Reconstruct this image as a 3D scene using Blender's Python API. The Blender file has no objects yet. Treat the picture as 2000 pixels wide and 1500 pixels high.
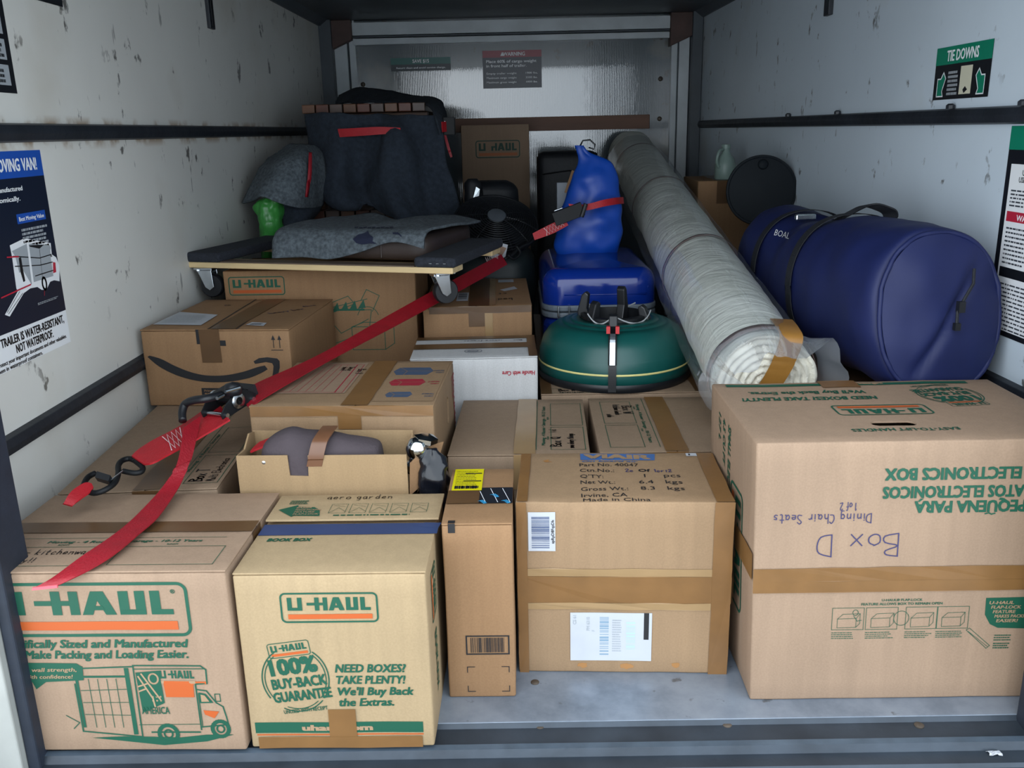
import bpy, bmesh, math, random
from mathutils import Vector, Matrix, noise
from math import sin, cos, pi, radians

S = bpy.context.scene
COL = S.collection
# ------------------------------------------------------------------ camera
PITCH, YAW, ROLL, FPX = radians(15.99959), radians(0.594839), radians(-1.275284), 1728.2
CAM = Vector((0.0223, -1.42297, 1.06922))
_f = Vector((-sin(YAW) * cos(PITCH), cos(YAW) * cos(PITCH), -sin(PITCH)))
_r0 = Vector((cos(YAW), sin(YAW), 0)); _u0 = _r0.cross(_f)
_r = _r0 * cos(ROLL) + _u0 * sin(ROLL); _u = _u0 * cos(ROLL) - _r0 * sin(ROLL)
cd = bpy.data.cameras.new('camera'); cam = bpy.data.objects.new('camera', cd); COL.objects.link(cam)
cd.sensor_width = 36; cd.lens = FPX * 36 / 2000; cd.clip_start = 0.05
cam.matrix_world = Matrix(((_r.x, _u.x, -_f.x, CAM.x), (_r.y, _u.y, -_f.y, CAM.y), (_r.z, _u.z, -_f.z, CAM.z), (0, 0, 0, 1)))
S.camera = cam
# ------------------------------------------------------------------ daylight and exposure
S.view_settings.view_transform = 'Standard'; S.view_settings.look = 'None'
S.view_settings.exposure = -0.1; S.view_settings.gamma = 1; S.view_settings.use_curve_mapping = False
wd = bpy.data.worlds.new('daylight'); S.world = wd; wd.use_nodes = True
nt = wd.node_tree; bg = nt.nodes['Background']
tc = nt.nodes.new('ShaderNodeTexCoord'); sp = nt.nodes.new('ShaderNodeSeparateXYZ'); rp = nt.nodes.new('ShaderNodeValToRGB')
nt.links.new(tc.outputs['Generated'], sp.inputs[0]); nt.links.new(sp.outputs['Z'], rp.inputs[0]); nt.links.new(rp.outputs[0], bg.inputs[0])
rp.color_ramp.elements[0].position = 0.0; rp.color_ramp.elements[0].color = (0.78, 0.88, 0.97, 1)
rp.color_ramp.elements[1].position = 0.7; rp.color_ramp.elements[1].color = (0.80, 0.90, 1.0, 1)
bg.inputs[1].default_value = 3.7
# high thin-cloud sun glow from behind the photographer, very soft
sd = bpy.data.lights.new('soft_sun', 'SUN'); sd.energy = 0.7; sd.angle = radians(70); sd.color = (1, 0.95, 0.88)
so = bpy.data.objects.new('soft_sun', sd); COL.objects.link(so)
so.rotation_euler = Vector((0.5, 0.82, -0.36)).to_track_quat('-Z', 'Y').to_euler()

def ray(x, y):
    return _r * ((x - 1000) / FPX) - _u * ((y - 750) / FPX) + _f
def atY(x, y, Y): d = ray(x, y); return CAM + d * ((Y - CAM.y) / d.y)
def atZ(x, y, Z): d = ray(x, y); return CAM + d * ((Z - CAM.z) / d.z)
def atX(x, y, X): d = ray(x, y); return CAM + d * ((X - CAM.x) / d.x)

# ------------------------------------------------------------------ materials
def nm(name):
    m = bpy.data.materials.new(name); m.use_nodes = True
    return m, m.node_tree, m.node_tree.nodes['Principled BSDF']
def c4(c): return (c[0], c[1], c[2], 1)
def hexc(h):
    v = [int(h[i:i + 2], 16) / 255 for i in (0, 2, 4)]
    return tuple(x / 12.92 if x <= .04045 else ((x + .055) / 1.055) ** 2.4 for x in v)
def flat(name, col, rough=.6, metal=0, **k):
    m, t, b = nm(name)
    if isinstance(col, str): col = hexc(col)
    b.inputs['Base Color'].default_value = c4(col); b.inputs['Roughness'].default_value = rough; b.inputs['Metallic'].default_value = metal
    for a, v in k.items(): b.inputs[a].default_value = v
    return m
def N(t, kind, **k):
    n = t.nodes.new('ShaderNode' + kind)
    for a, v in k.items():
        if a in n.inputs: n.inputs[a].default_value = v
        else: setattr(n, a, v)
    return n
def coords(t, scale=(1, 1, 1), kind='Object', rot=(0, 0, 0)):
    a = N(t, 'TexCoord'); b = N(t, 'Mapping'); b.inputs['Scale'].default_value = scale; b.inputs['Rotation'].default_value = rot
    t.links.new(a.outputs[kind], b.inputs[0]); return b.outputs[0]
def ramp(t, src, *st):
    r = N(t, 'ValToRGB'); e = r.color_ramp.elements
    while len(e) < len(st): e.new(.5)
    for q, (p, c) in zip(e, st): q.position = p; q.color = c4(c) if len(c) == 3 else c
    t.links.new(src, r.inputs[0]); return r.outputs[0]
def mixc(t, fac, a, b, mode='MIX'):
    n = N(t, 'Mix', data_type='RGBA', blend_type=mode)
    for s, v in ((0, fac), (6, a), (7, b)):
        if hasattr(v, 'is_output'): t.links.new(v, n.inputs[s])
        else: n.inputs[s].default_value = v if s == 0 else c4(v)
    return n.outputs[2]
def noisy(name, col, var=.12, scale=6, rough=.6, bump=0, bscale=60, metal=0, stretch=(1, 1, 1), **k):
    """a colour with soft natural variation and a fine bump"""
    m, t, b = nm(name)
    if isinstance(col, str): col = hexc(col)
    v = coords(t, stretch)
    n = N(t, 'TexNoise', Scale=scale, Detail=6.0); t.links.new(v, n.inputs['Vector'])
    lo = tuple(x * (1 - var) for x in col); hi = tuple(min(1, x * (1 + var)) for x in col)
    t.links.new(ramp(t, n.outputs[0], (.3, lo), (.7, hi)), b.inputs['Base Color'])
    b.inputs['Roughness'].default_value = rough; b.inputs['Metallic'].default_value = metal
    if bump:
        n2 = N(t, 'TexNoise', Scale=bscale, Detail=4.0); t.links.new(v, n2.inputs['Vector'])
        bp = N(t, 'Bump', Strength=bump, Distance=.004); t.links.new(n2.outputs[0], bp.inputs['Height']); t.links.new(bp.outputs[0], b.inputs['Normal'])
    for a, x in k.items(): b.inputs[a].default_value = x
    return m
def kraft(name, col, var=.08):
    m, t, b = nm(name)
    if isinstance(col, str): col = tuple(.53 * x for x in hexc(col))
    v = coords(t)
    n = N(t, 'TexNoise', Scale=3.5, Detail=5.0); t.links.new(v, n.inputs['Vector'])
    c1 = ramp(t, n.outputs[0], (.3, tuple(x * (1 - var) for x in col)), (.7, tuple(x * (1 + var) for x in col)))
    n2 = N(t, 'TexNoise', Scale=260.0, Detail=3.0); t.links.new(v, n2.inputs['Vector'])
    c2 = ramp(t, n2.outputs[0], (.3, (.93, .925, .92)), (.7, (1.05, 1.05, 1.05)))
    vs = coords(t, (1, 1, .06)); n3 = N(t, 'TexNoise', Scale=55.0, Detail=2.0); t.links.new(vs, n3.inputs['Vector'])
    c3 = ramp(t, n3.outputs[0], (.3, (.95, .95, .95)), (.7, (1.04, 1.04, 1.04)))
    t.links.new(mixc(t, 1, mixc(t, 1, c1, c2, 'MULTIPLY'), c3, 'MULTIPLY'), b.inputs['Base Color'])
    b.inputs['Roughness'].default_value = .72; b.inputs['Specular IOR Level'].default_value = .3
    bp = N(t, 'Bump', Strength=.12, Distance=.003); t.links.new(n3.outputs[0], bp.inputs['Height']); t.links.new(bp.outputs[0], b.inputs['Normal'])
    return m
KR = {k: kraft('kraft_' + k, c) for k, c in dict(rosy='C8A88C', pale='D6B98F', brown='BF946B', plain='C3A07B', dusty='B99D82', dark='B08A6A').items()}
TAPE = noisy('brown_tape', '795732', .12, 14, .32, .05, 90)
TAPE_DARK = noisy('dark_brown_tape', '594028', .12, 14, .3, .05, 90)
CLEAR = noisy('clear_tape', '967A56', .06, 14, .22, .06, 60)
GREEN = flat('green_ink', '0D4E39', .6); ORANGE = flat('orange_ink', 'B2521D', .6); BLACK_INK = flat('black_ink', '1B1B1E', .6)
RED_INK = flat('red_ink', '9E2436', .6); SLATE_INK = flat('slate_blue_ink', '44546C', .6); BLUE_INK = flat('blue_ink', '3E5F92', .6); PEN = flat('pen_ink', '35325A', .6)
PAPER = noisy('white_paper', 'B4B7BD', .03, 20, .55); SEAM = flat('shadow_gap_card', '4A3624', .9)
BLUE_TAPE = noisy('navy_tape', '2C3C62', .12, 10, .45); YELLOW = flat('yellow_label', 'CFC300', .5)
STEEL = noisy('zinc_steel', 'C9D0D6', .1, 30, .22, 0, 60, 1.0); BLACK_MET = noisy('black_steel', '0C0E11', .2, 20, .55, .1, 80, 0, (1, 1, 1), **{'Specular IOR Level': .3})
BLACK_PL = noisy('black_plastic', '16181C', .15, 12, .42); RUBBER = noisy('black_rubber', '1D2430', .2, 25, .6, .25, 40)

def wall_paint(name, col, mode):
    m, t, b = nm(name); v = coords(t, (1, 1, 1))
    big = N(t, 'TexNoise', Scale=1.3, Detail=6.0); t.links.new(v, big.inputs['Vector'])
    base = ramp(t, big.outputs[0], (.3, tuple(x * .9 for x in hexc(col))), (.7, tuple(x * 1.06 for x in hexc(col))))
    # scattered scuffs: small stretched noise spots gated by a broad noise
    vs = coords(t, (1, 1, .65)); s1 = N(t, 'TexNoise', Scale=17.0, Detail=5.0, Roughness=.62); t.links.new(vs, s1.inputs['Vector'])
    spots = ramp(t, s1.outputs[0], (.63, (0, 0, 0)), (.675, (1, 1, 1)))
    g = N(t, 'TexNoise', Scale=5.0, Detail=2.0); t.links.new(v, g.inputs['Vector']); gate = ramp(t, g.outputs[0], (.40, (0, 0, 0)), (.55, (.9, .9, .9)))
    vl = coords(t, (1, 3.2, .8), rot=(.9, 0, 0)); s2 = N(t, 'TexNoise', Scale=10.0, Detail=4.0); t.links.new(vl, s2.inputs['Vector'])
    lines = ramp(t, s2.outputs[0], (.70, (0, 0, 0)), (.74, (.6, .6, .6)))
    fac = mixc(t, 1, mixc(t, 1, spots, gate, 'MULTIPLY'), lines, 'LIGHTEN')
    c = mixc(t, fac, base, hexc('4A4845'))
    d = N(t, 'TexNoise', Scale=2.6, Detail=8.0); t.links.new(v, d.inputs['Vector'])
    c = mixc(t, ramp(t, d.outputs[0], (.56, (0, 0, 0)), (.8, (.45, .45, .45))), c, hexc('A99F8C'))
    if mode == 'rust':
        sep = N(t, 'SeparateXYZ'); t.links.new(v, sep.inputs[0]); zn = N(t, 'MapRange'); zn.inputs[1].default_value = 1.03; zn.inputs[2].default_value = 1.14; t.links.new(sep.outputs['Z'], zn.inputs[0])
        band = ramp(t, zn.outputs[0], (.14, (0, 0, 0)), (.34, (1, 1, 1)), (.66, (1, 1, 1)), (.86, (0, 0, 0)))
        rn = N(t, 'TexNoise', Scale=14.0, Detail=6.0); t.links.new(v, rn.inputs['Vector'])
        c = mixc(t, mixc(t, 1, band, ramp(t, rn.outputs[0], (.47, (0, 0, 0)), (.6, (.85, .85, .85))), 'MULTIPLY'), c, hexc('8A6A42'))
    t.links.new(c, b.inputs['Base Color'])
    b.inputs['Roughness'].default_value = .42 if mode != 'gloss' else .13
    if mode == 'gloss':
        vv = coords(t, (1, 1, .12)); w = N(t, 'TexNoise', Scale=42.0, Detail=3.0); t.links.new(vv, w.inputs['Vector'])
        wv = N(t, 'TexWave', Scale=34.0, Distortion=1.5); wv.bands_direction = 'X'; t.links.new(v, wv.inputs['Vector'])
        b1 = N(t, 'Bump', Strength=.12, Distance=.0012); t.links.new(w.outputs[0], b1.inputs['Height'])
        b2 = N(t, 'Bump', Strength=.10, Distance=.001); t.links.new(wv.outputs[0], b2.inputs['Height']); t.links.new(b1.outputs[0], b2.inputs['Normal'])
        t.links.new(b2.outputs[0], b.inputs['Normal'])
        b.inputs['Coat Weight'].default_value = 1.0; b.inputs['Coat Roughness'].default_value = .04; b.inputs['Coat IOR'].default_value = 1.75
        t.links.new(b2.outputs[0], b.inputs['Coat Normal'])
    return m
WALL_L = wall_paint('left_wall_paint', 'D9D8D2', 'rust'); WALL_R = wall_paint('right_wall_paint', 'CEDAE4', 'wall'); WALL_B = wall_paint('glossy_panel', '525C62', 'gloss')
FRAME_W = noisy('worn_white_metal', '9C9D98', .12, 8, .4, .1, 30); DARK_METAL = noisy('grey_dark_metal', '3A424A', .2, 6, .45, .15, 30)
RAIL = noisy('black_rub_rail', '20242B', .35, 9, .5, .5, 24)
def floor_mat():
    m, t, b = nm('galvanised_floor'); v = coords(t)
    n = N(t, 'TexNoise', Scale=4.0, Detail=9.0, Roughness=.65); t.links.new(v, n.inputs['Vector'])
    c = ramp(t, n.outputs[0], (.3, hexc('5C6672')), (.5, hexc('838D9A')), (.72, hexc('9CA6B2')))
    n2 = N(t, 'TexNoise', Scale=26.0, Detail=5.0); t.links.new(v, n2.inputs['Vector'])
    c = mixc(t, ramp(t, n2.outputs[0], (.66, (0, 0, 0)), (.72, (.7, .7, .7))), c, hexc('4B4A48'))
    t.links.new(c, b.inputs['Base Color']); b.inputs['Metallic'].default_value = .35
    t.links.new(ramp(t, n.outputs[0], (.3, (.5, .5, .5)), (.7, (.28, .28, .28))), b.inputs['Roughness'])
    return m
FLOOR = floor_mat(); SILL = noisy('dull_sill_steel', '343C45', .3, 9, .42, .3, 30, .35); SILL_EDGE = noisy('bright_sill_edge', '566472', .2, 18, .35, .2, 40, .5)

# ------------------------------------------------------------------ mesh helpers
class MB:
    def __init__(s): s.v = []; s.f = []; s.m = []; s.mats = []
    def mi(s, m):
        if m not in s.mats: s.mats.append(m)
        return s.mats.index(m)
    def add(s, vs, fs, mat):
        o = len(s.v); s.v += [Vector(p) for p in vs]; k = s.mi(mat)
        for f in fs: s.f.append([i + o for i in f]); s.m.append(k)
    def box(s, a, b, mat):
        (x0, y0, z0), (x1, y1, z1) = a, b
        vs = [(x0, y0, z0), (x1, y0, z0), (x1, y1, z0), (x0, y1, z0), (x0, y0, z1), (x1, y0, z1), (x1, y1, z1), (x0, y1, z1)]
        s.add(vs, [(0, 3, 2, 1), (4, 5, 6, 7), (0, 1, 5, 4), (1, 2, 6, 5), (2, 3, 7, 6), (3, 0, 4, 7)], mat)
    def obox(s, c, ax, ay, az, mat):
        """box with centre c and half-axis vectors"""
        c, ax, ay, az = map(Vector, (c, ax, ay, az))
        vs = [c + ax * i + ay * j + az * k for k in (-1, 1) for j in (-1, 1) for i in (-1, 1)]
        s.add(vs, [(0, 2, 3, 1), (4, 5, 7, 6), (0, 1, 5, 4), (1, 3, 7, 5), (3, 2, 6, 7), (2, 0, 4, 6)], mat)
    def prism(s, pts, axis, depth, mat):
        """closed outline pts (3D) swept by vector"""
        n = len(pts); d = Vector(axis) * depth
        vs = [Vector(p) for p in pts] + [Vector(p) + d for p in pts]
        s.add(vs, [list(range(n))[::-1], list(range(n, 2 * n))] + [(i, (i + 1) % n, n + (i + 1) % n, n + i) for i in range(n)], mat)
    def tube(s, path, r, mat, n=10, closed=False, flat=1.0, cap=True):
        path = [Vector(p) for p in path]; rs = r if isinstance(r, (list, tuple)) else [r] * len(path)
        rings = []; up = Vector((0, 0, 1)); L = len(path); prev = None
        for i, p in enumerate(path):
            a = path[(i - 1) % L] if (closed or i) else p; b = path[(i + 1) % L] if (closed or i < L - 1) else p
            t = (b - a).normalized()
            if prev is None:
                x = t.cross(up)
                if x.length < 1e-3: x = t.cross(Vector((1, 0, 0)))
                x.normalize()
            else: x = (prev - t * prev.dot(t)).normalized()
            prev = x; y = t.cross(x)
            rings.append([p + (x * cos(2 * pi * k / n) + y * sin(2 * pi * k / n) * flat) * rs[i] for k in range(n)])
        vs = [q for g in rings for q in g]; fs = []
        for i in range(L if closed else L - 1):
            j = (i + 1) % L
            for k in range(n): fs.append((i * n + k, i * n + (k + 1) % n, j * n + (k + 1) % n, j * n + k))
        if not closed and cap: fs += [list(range(n))[::-1], [(L - 1) * n + k for k in range(n)]]
        s.add(vs, fs, mat)
    def lathe(s, prof, mat, n=48, M=None, wob=None):
        M = M or Matrix(); vs = []; fs = []
        for (r, z) in prof:
            for k in range(n):
                a = 2 * pi * k / n; q = r * (wob(a, z) if wob else 1); vs.append(M @ Vector((q * cos(a), q * sin(a), z)))
        for i in range(len(prof) - 1):
            for k in range(n): fs.append((i * n + k, i * n + (k + 1) % n, (i + 1) * n + (k + 1) % n, (i + 1) * n + k))
        if prof[0][0] > 1e-5: fs.append(list(range(n))[::-1])
        if prof[-1][0] > 1e-5: fs.append([(len(prof) - 1) * n + k for k in range(n)])
        s.add(vs, fs, mat)
    def ribbon(s, L, R, th, mat, sub=6):
        """strap between two edge polylines"""
        L = cr([Vector(p) for p in L], sub); R = cr([Vector(p) for p in R], sub); vs = []; fs = []; n = len(L)
        for i in range(n):
            t = (L[min(i + 1, n - 1)] - L[max(i - 1, 0)]); w = R[i] - L[i]; nn = t.cross(w); nn = nn.normalized() * th if nn.length > 1e-9 else Vector((0, 0, th))
            if nn.z < 0: nn = -nn
            vs += [L[i], R[i], R[i] + nn, L[i] + nn]
        for i in range(n - 1):
            a = i * 4
            for k in range(4): fs.append((a + k, a + (k + 1) % 4, a + 4 + (k + 1) % 4, a + 4 + k))
        fs += [(3, 2, 1, 0), (4 * n - 4, 4 * n - 3, 4 * n - 2, 4 * n - 1)]
        s.add(vs, fs, mat)
    def build(s, name, parent=None, smooth=False, bevel=0, fix=True, bseg=2):
        me = bpy.data.meshes.new(name); me.from_pydata([tuple(p) for p in s.v], [], s.f)
        for m in s.mats: me.materials.append(m)
        me.polygons.foreach_set('material_index', s.m)
        if fix:
            bm = bmesh.new(); bm.from_mesh(me); bmesh.ops.recalc_face_normals(bm, faces=bm.faces[:]); bm.to_mesh(me); bm.free()
        if smooth: me.polygons.foreach_set('use_smooth', [True] * len(me.polygons))
        me.update(); o = bpy.data.objects.new(name, me); COL.objects.link(o)
        if parent is not None: o.parent = parent
        if bevel:
            b = o.modifiers.new('bevel', 'BEVEL'); b.width = bevel; b.segments = bseg; b.limit_method = 'ANGLE'; b.angle_limit = radians(40)
        if smooth == 'auto':
            e = o.modifiers.new('edge', 'EDGE_SPLIT'); e.split_angle = radians(38)
        return o
def cr(P, sub):
    """Catmull-Rom through points"""
    if sub <= 1 or len(P) < 3: return list(P)
    out = []
    for i in range(len(P) - 1):
        a, b, c, d = P[max(i - 1, 0)], P[i], P[i + 1], P[min(i + 2, len(P) - 1)]
        for k in range(sub):
            t = k / sub
            out.append(.5 * ((2 * b) + (c - a) * t + (2 * a - 5 * b + 4 * c - d) * t * t + (3 * b - a - 3 * c + d) * t ** 3))
    out.append(P[-1]); return out
def sheet(name, net, mat, parent=None, sub=6, thick=.006, amp=.006, fs=14, seed=0, fold=None):
    """draped cloth: a smooth surface through a net of points, with folds"""
    rows = [cr([Vector(p) for p in r], sub) for r in net]
    cols = [cr([r[j] for r in rows], sub) for j in range(len(rows[0]))]
    nj, ni = len(cols), len(cols[0]); m = MB(); vs = []; fc = []
    for j in range(nj):
        for i in range(ni):
            p = cols[j][i]
            a = cols[min(j + 1, nj - 1)][i] - cols[max(j - 1, 0)][i]; b = cols[j][min(i + 1, ni - 1)] - cols[j][max(i - 1, 0)]
            nn = a.cross(b); nn = nn.normalized() if nn.length > 1e-9 else Vector((0, -1, 0))
            q = Vector((p.x * fs, p.y * fs, p.z * fs * .45 + seed * 7.3))
            h = noise.noise(q) + .5 * noise.noise(q * 2.3)
            vs.append(p + nn * h * amp)
    for j in range(nj - 1):
        for i in range(ni - 1): fc.append((j * ni + i, j * ni + i + 1, (j + 1) * ni + i + 1, (j + 1) * ni + i))
    m.add(vs, fc, mat); o = m.build(name, parent, smooth=True, fix=False)
    if thick:
        k = o.modifiers.new('thick', 'SOLIDIFY'); k.thickness = thick; k.offset = 0
    return o

def tag(o, label=None, cat=None, group=None, kind=None):
    if label: o['label'] = label
    if cat: o['category'] = cat
    if group: o['group'] = group
    if kind: o['kind'] = kind
    return o
def thing(name, label, cat, loc=(0, 0, 0), rotz=0, group=None):
    o = bpy.data.objects.new(name, None); o.empty_display_size = .05; COL.objects.link(o); o.location = loc; o.rotation_euler = (0, 0, rotz)
    return tag(o, label, cat, group)
def struct(o): o['kind'] = 'structure'; return o

# ------------------------------------------------------------------ flat lettering and prints
_tc = {}
def text2d(body, bold=0.0, shear=0.0, res=2):
    k = (body, bold, shear)
    if k in _tc: return _tc[k]
    c = bpy.data.curves.new('lettering', 'FONT'); c.body = body; c.size = 1; c.shear = shear; c.resolution_u = res; c.fill_mode = 'FRONT'
    o = bpy.data.objects.new('lettering', c); COL.objects.link(o)
    dg = bpy.context.evaluated_depsgraph_get(); e = o.evaluated_get(dg); me = e.to_mesh()
    vs = [(v.co.x, v.co.y) for v in me.vertices]; fs = [list(p.vertices) for p in me.polygons]; e.to_mesh_clear()
    bpy.data.objects.remove(o); bpy.data.curves.remove(c)
    _tc[k] = (vs, fs); return _tc[k]
HAND = {  # pen strokes, unit cells
 'B': ['.1,0 .1,1', '.1,1 .55,.95 .6,.75 .1,.52 .65,.4 .65,.1 .1,0'], 'D': ['.1,0 .1,1', '.1,1 .6,.85 .7,.5 .55,.12 .1,0'], 'o': ['.35,.5 .12,.35 .12,.1 .35,0 .55,.15 .55,.38 .35,.5'],
 'x': ['.1,.5 .55,0', '.55,.5 .1,0'], 'i': ['.2,.5 .2,0', '.2,.68 .22,.7'], 'n': ['.1,.5 .1,0', '.1,.35 .35,.5 .5,.38 .5,0'], 'g': ['.5,.45 .25,.5 .12,.25 .3,.03 .5,.2 .5,.5 .5,-.25 .2,-.35'],
 'C': ['.65,.85 .4,1 .12,.6 .2,.12 .6,.08'], 'h': ['.1,1 .1,0', '.1,.35 .35,.5 .5,.35 .5,0'], 'a': ['.5,.45 .25,.5 .1,.25 .25,.02 .5,.2', '.5,.5 .5,.05 .6,0'], 'r': ['.1,.5 .1,0', '.1,.3 .3,.5 .45,.47'],
 'S': ['.6,.85 .35,1 .12,.8 .55,.4 .5,.08 .1,.08'], 'e': ['.1,.27 .5,.3 .4,.5 .15,.42 .12,.1 .5,.05'], 't': ['.25,.9 .25,.05 .45,0', '.05,.55 .5,.55'], 's': ['.45,.45 .2,.5 .2,.32 .45,.2 .3,.0 .1,.05'],
 '1': ['.2,.8 .3,1 .3,0'], '2': ['.1,.8 .35,1 .55,.75 .1,0 .6,.02'], 'f': ['.5,.95 .3,1 .22,.7 .22,-.1', '.05,.5 .45,.5'], 'Q': ['.4,1 .1,.6 .3,.1 .6,.3 .6,.8 .4,1', '.4,.3 .7,0'], 'W': ['.05,1 .2,0 .4,.7 .6,0 .75,1'],
 'T': ['.05,1 .75,1', '.4,1 .4,0'], 'M': ['.1,0 .12,1 .4,.4 .68,1 .7,0'], 'u': ['.1,.5 .12,.1 .3,0 .5,.2', '.5,.5 .5,0'], 'l': ['.2,1 .2,0'], 'E': ['.6,1 .12,1 .12,0 .62,0', '.12,.52 .5,.52'], 'k': ['.1,1 .1,0', '.5,.5 .1,.22 .5,0'],
 'c': ['.5,.42 .3,.5 .1,.25 .25,0 .5,.08'], 'w': ['.05,.5 .18,0 .33,.4 .48,0 .62,.5'], 'd': ['.5,.4 .25,.5 .1,.2 .3,0 .5,.2', '.5,1 .5,0'], '-': ['.1,.35 .5,.35'], '!': ['.2,1 .2,.3', '.2,.08 .21,.0'], 'H': ['.1,1 .1,0', '.6,1 .6,0', '.1,.5 .6,.5'],
 'y': ['.1,.5 .3,.05', '.5,.5 .2,-.35'], 'v': ['.08,.5 .28,0 .5,.5'], 'R': ['.1,0 .1,1 .55,.9 .5,.55 .1,.5 .6,0'], 'm': ['.05,.5 .05,0', '.05,.35 .25,.5 .33,.3 .33,0', '.33,.35 .5,.5 .62,.3 .62,0'], 'p': ['.1,.5 .1,-.4', '.1,.4 .4,.5 .5,.25 .3,0 .1,.1'], 'b': ['.1,1 .1,0 .4,.02 .5,.3 .1,.4']}
class Decal:
    """prints and labels lying on a surface; face(u, v, off) gives the 3D point"""
    def __init__(s, face, lift=.0008, step=.0003): s.face = face; s.mb = MB(); s.lift = lift + .0002; s.step = step
    def on(s, face): s.face = face; return s
    def raw(s, pts, faces, mat, layer=0):
        o = s.lift + s.step * layer; s.mb.add([s.face(u, v, o) for u, v in pts], faces, mat); return s
    def poly(s, pts, mat, layer=0): return s.raw(pts, [list(range(len(pts)))], mat, layer)
    def rect(s, u0, v0, u1, v1, mat, layer=0):
        a, b = max(1, math.ceil(abs(u1 - u0) / .03)), max(1, math.ceil(abs(v1 - v0) / .03))
        return s.raw([(u0 + (u1 - u0) * i / a, v0 + (v1 - v0) * j / b) for j in range(b + 1) for i in range(a + 1)], [(j * (a + 1) + i, j * (a + 1) + i + 1, (j + 1) * (a + 1) + i + 1, (j + 1) * (a + 1) + i) for j in range(b) for i in range(a)], mat, layer)
    def line(s, pts, w, mat, layer=0, closed=False):
        P = list(pts) + ([pts[0]] if closed else [])
        for (a, b), (c, d) in zip(P, P[1:]):
            L = math.hypot(c - a, d - b)
            if L < 1e-6: continue
            dx, dy = (c - a) / L * w / 2, (d - b) / L * w / 2
            s.poly([(a - dx + dy, b - dy - dx), (c + dx + dy, d + dy - dx), (c + dx - dy, d + dy + dx), (a - dx - dy, b - dy + dx)], mat, layer)
        return s
    def frame(s, u0, v0, u1, v1, w, mat, layer=0): return s.line([(u0, v0), (u1, v0), (u1, v1), (u0, v1)], w, mat, layer, True)
    def ring(s, cx, cy, rx, ry, w, mat, layer=0, a0=0, a1=360, n=48):
        P = []; k = n
        for i in range(k + 1):
            a = radians(a0 + (a1 - a0) * i / k); P.append((cx + rx * cos(a), cy + ry * sin(a)))
        return s.line(P, w, mat, layer)
    def rrect_ring(s, u0, v0, u1, v1, r, w, mat, layer=0, n=6):
        def loop(d):
            out = []
            for cx, cy, a in ((u1 - r, v0 + r, -90), (u1 - r, v1 - r, 0), (u0 + r, v1 - r, 90), (u0 + r, v0 + r, 180)):
                for i in range(n + 1):
                    t = radians(a + 90 * i / n); q = max(r - d, 0.0003); out.append((cx + q * cos(t), cy + q * sin(t)))
            return out
        a, b = loop(0), loop(w); k = len(a)
        return s.raw(a + b, [(i, (i + 1) % k, k + (i + 1) % k, k + i) for i in range(k)], mat, layer)
    def text(s, body, u, v, h, mat, w=None, rot=0, bold=.02, shear=0, align='l', layer=0, cw=1):
        vs, fs = text2d(body, bold, shear)
        if not vs: return s
        x0 = min(p[0] for p in vs); x1 = max(p[0] for p in vs); k = h / .73; kx = (w / (x1 - x0)) if w else k * cw
        W = (x1 - x0) * kx; o = {'l': 0, 'c': -W / 2, 'r': -W}[align]; ca, sa = cos(radians(rot)), sin(radians(rot))
        b = bold * 1.1
        for ic, (ox, oy) in enumerate(((0, 0),) if b < .012 else ((-b, -b * .6), (b, -b * .6), (-b, b * .6), (b, b * .6), (0, 0))):
            pts = []
            for x, y in vs:
                X, Y = (x + ox - x0) * kx + o, (y + oy) * k; pts.append((u + X * ca - Y * sa, v + X * sa + Y * ca))
            s.raw(pts, fs, mat, layer + ic * .2)
        return s
    def hand(s, body, u, v, h, mat, rot=0, pen=.0022, cw=.75, layer=0, jit=.04, seed=1):
        R = random.Random(seed); x = 0; ca, sa = cos(radians(rot)), sin(radians(rot))
        for ch in body:
            for st in HAND.get(ch, []):
                P = [tuple(map(float, q.split(','))) for q in st.split()]
                V = cr([Vector((a + R.uniform(-jit, jit) * .5, b + R.uniform(-jit, jit), 0)) for a, b in P], 3) if len(P) > 2 else [Vector((a, b, 0)) for a, b in P]
                s.line([(u + ((x + q.x) * cw * ca - q.y * sa) * h, v + ((x + q.x) * cw * sa + q.y * ca) * h) for q in V], pen, mat, layer)
            x += .5 if ch in ' il1!' else .95 if ch in 'WMm' else .75
        return s
    def scribble(s, u0, v0, u1, v1, n, mat, layer=0, hw=.6, seed=3):
        """lines of print far too small to read"""
        R = random.Random(seed); ph = (v1 - v0) / n
        for i in range(n):
            u = u0; v = v0 + i * ph; end = u1 - (u1 - u0) * R.uniform(0, .3)
            while u < end:
                q = min(R.uniform(.02, .12) * (u1 - u0), end - u); s.rect(u, v, u + q, v + ph * hw, mat, layer); u += q + .018 * (u1 - u0)
        return s
    def bars(s, u0, v0, u1, v1, n, mat, layer=0, vertical=True, seed=5):
        R = random.Random(seed); L = (u1 - u0) if vertical else (v1 - v0); x = 0; q = L / n
        while x < L * .985:
            w = q * R.choice((.35, .35, .7, 1.05)); w = min(w, L - x)
            if vertical: s.rect(u0 + x, v0, u0 + x + w, v1, mat, layer)
            else: s.rect(u0, v0 + x, u1, v0 + x + w, mat, layer)
            x += w + q * R.choice((.35, .6, .9))
        return s
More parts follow.
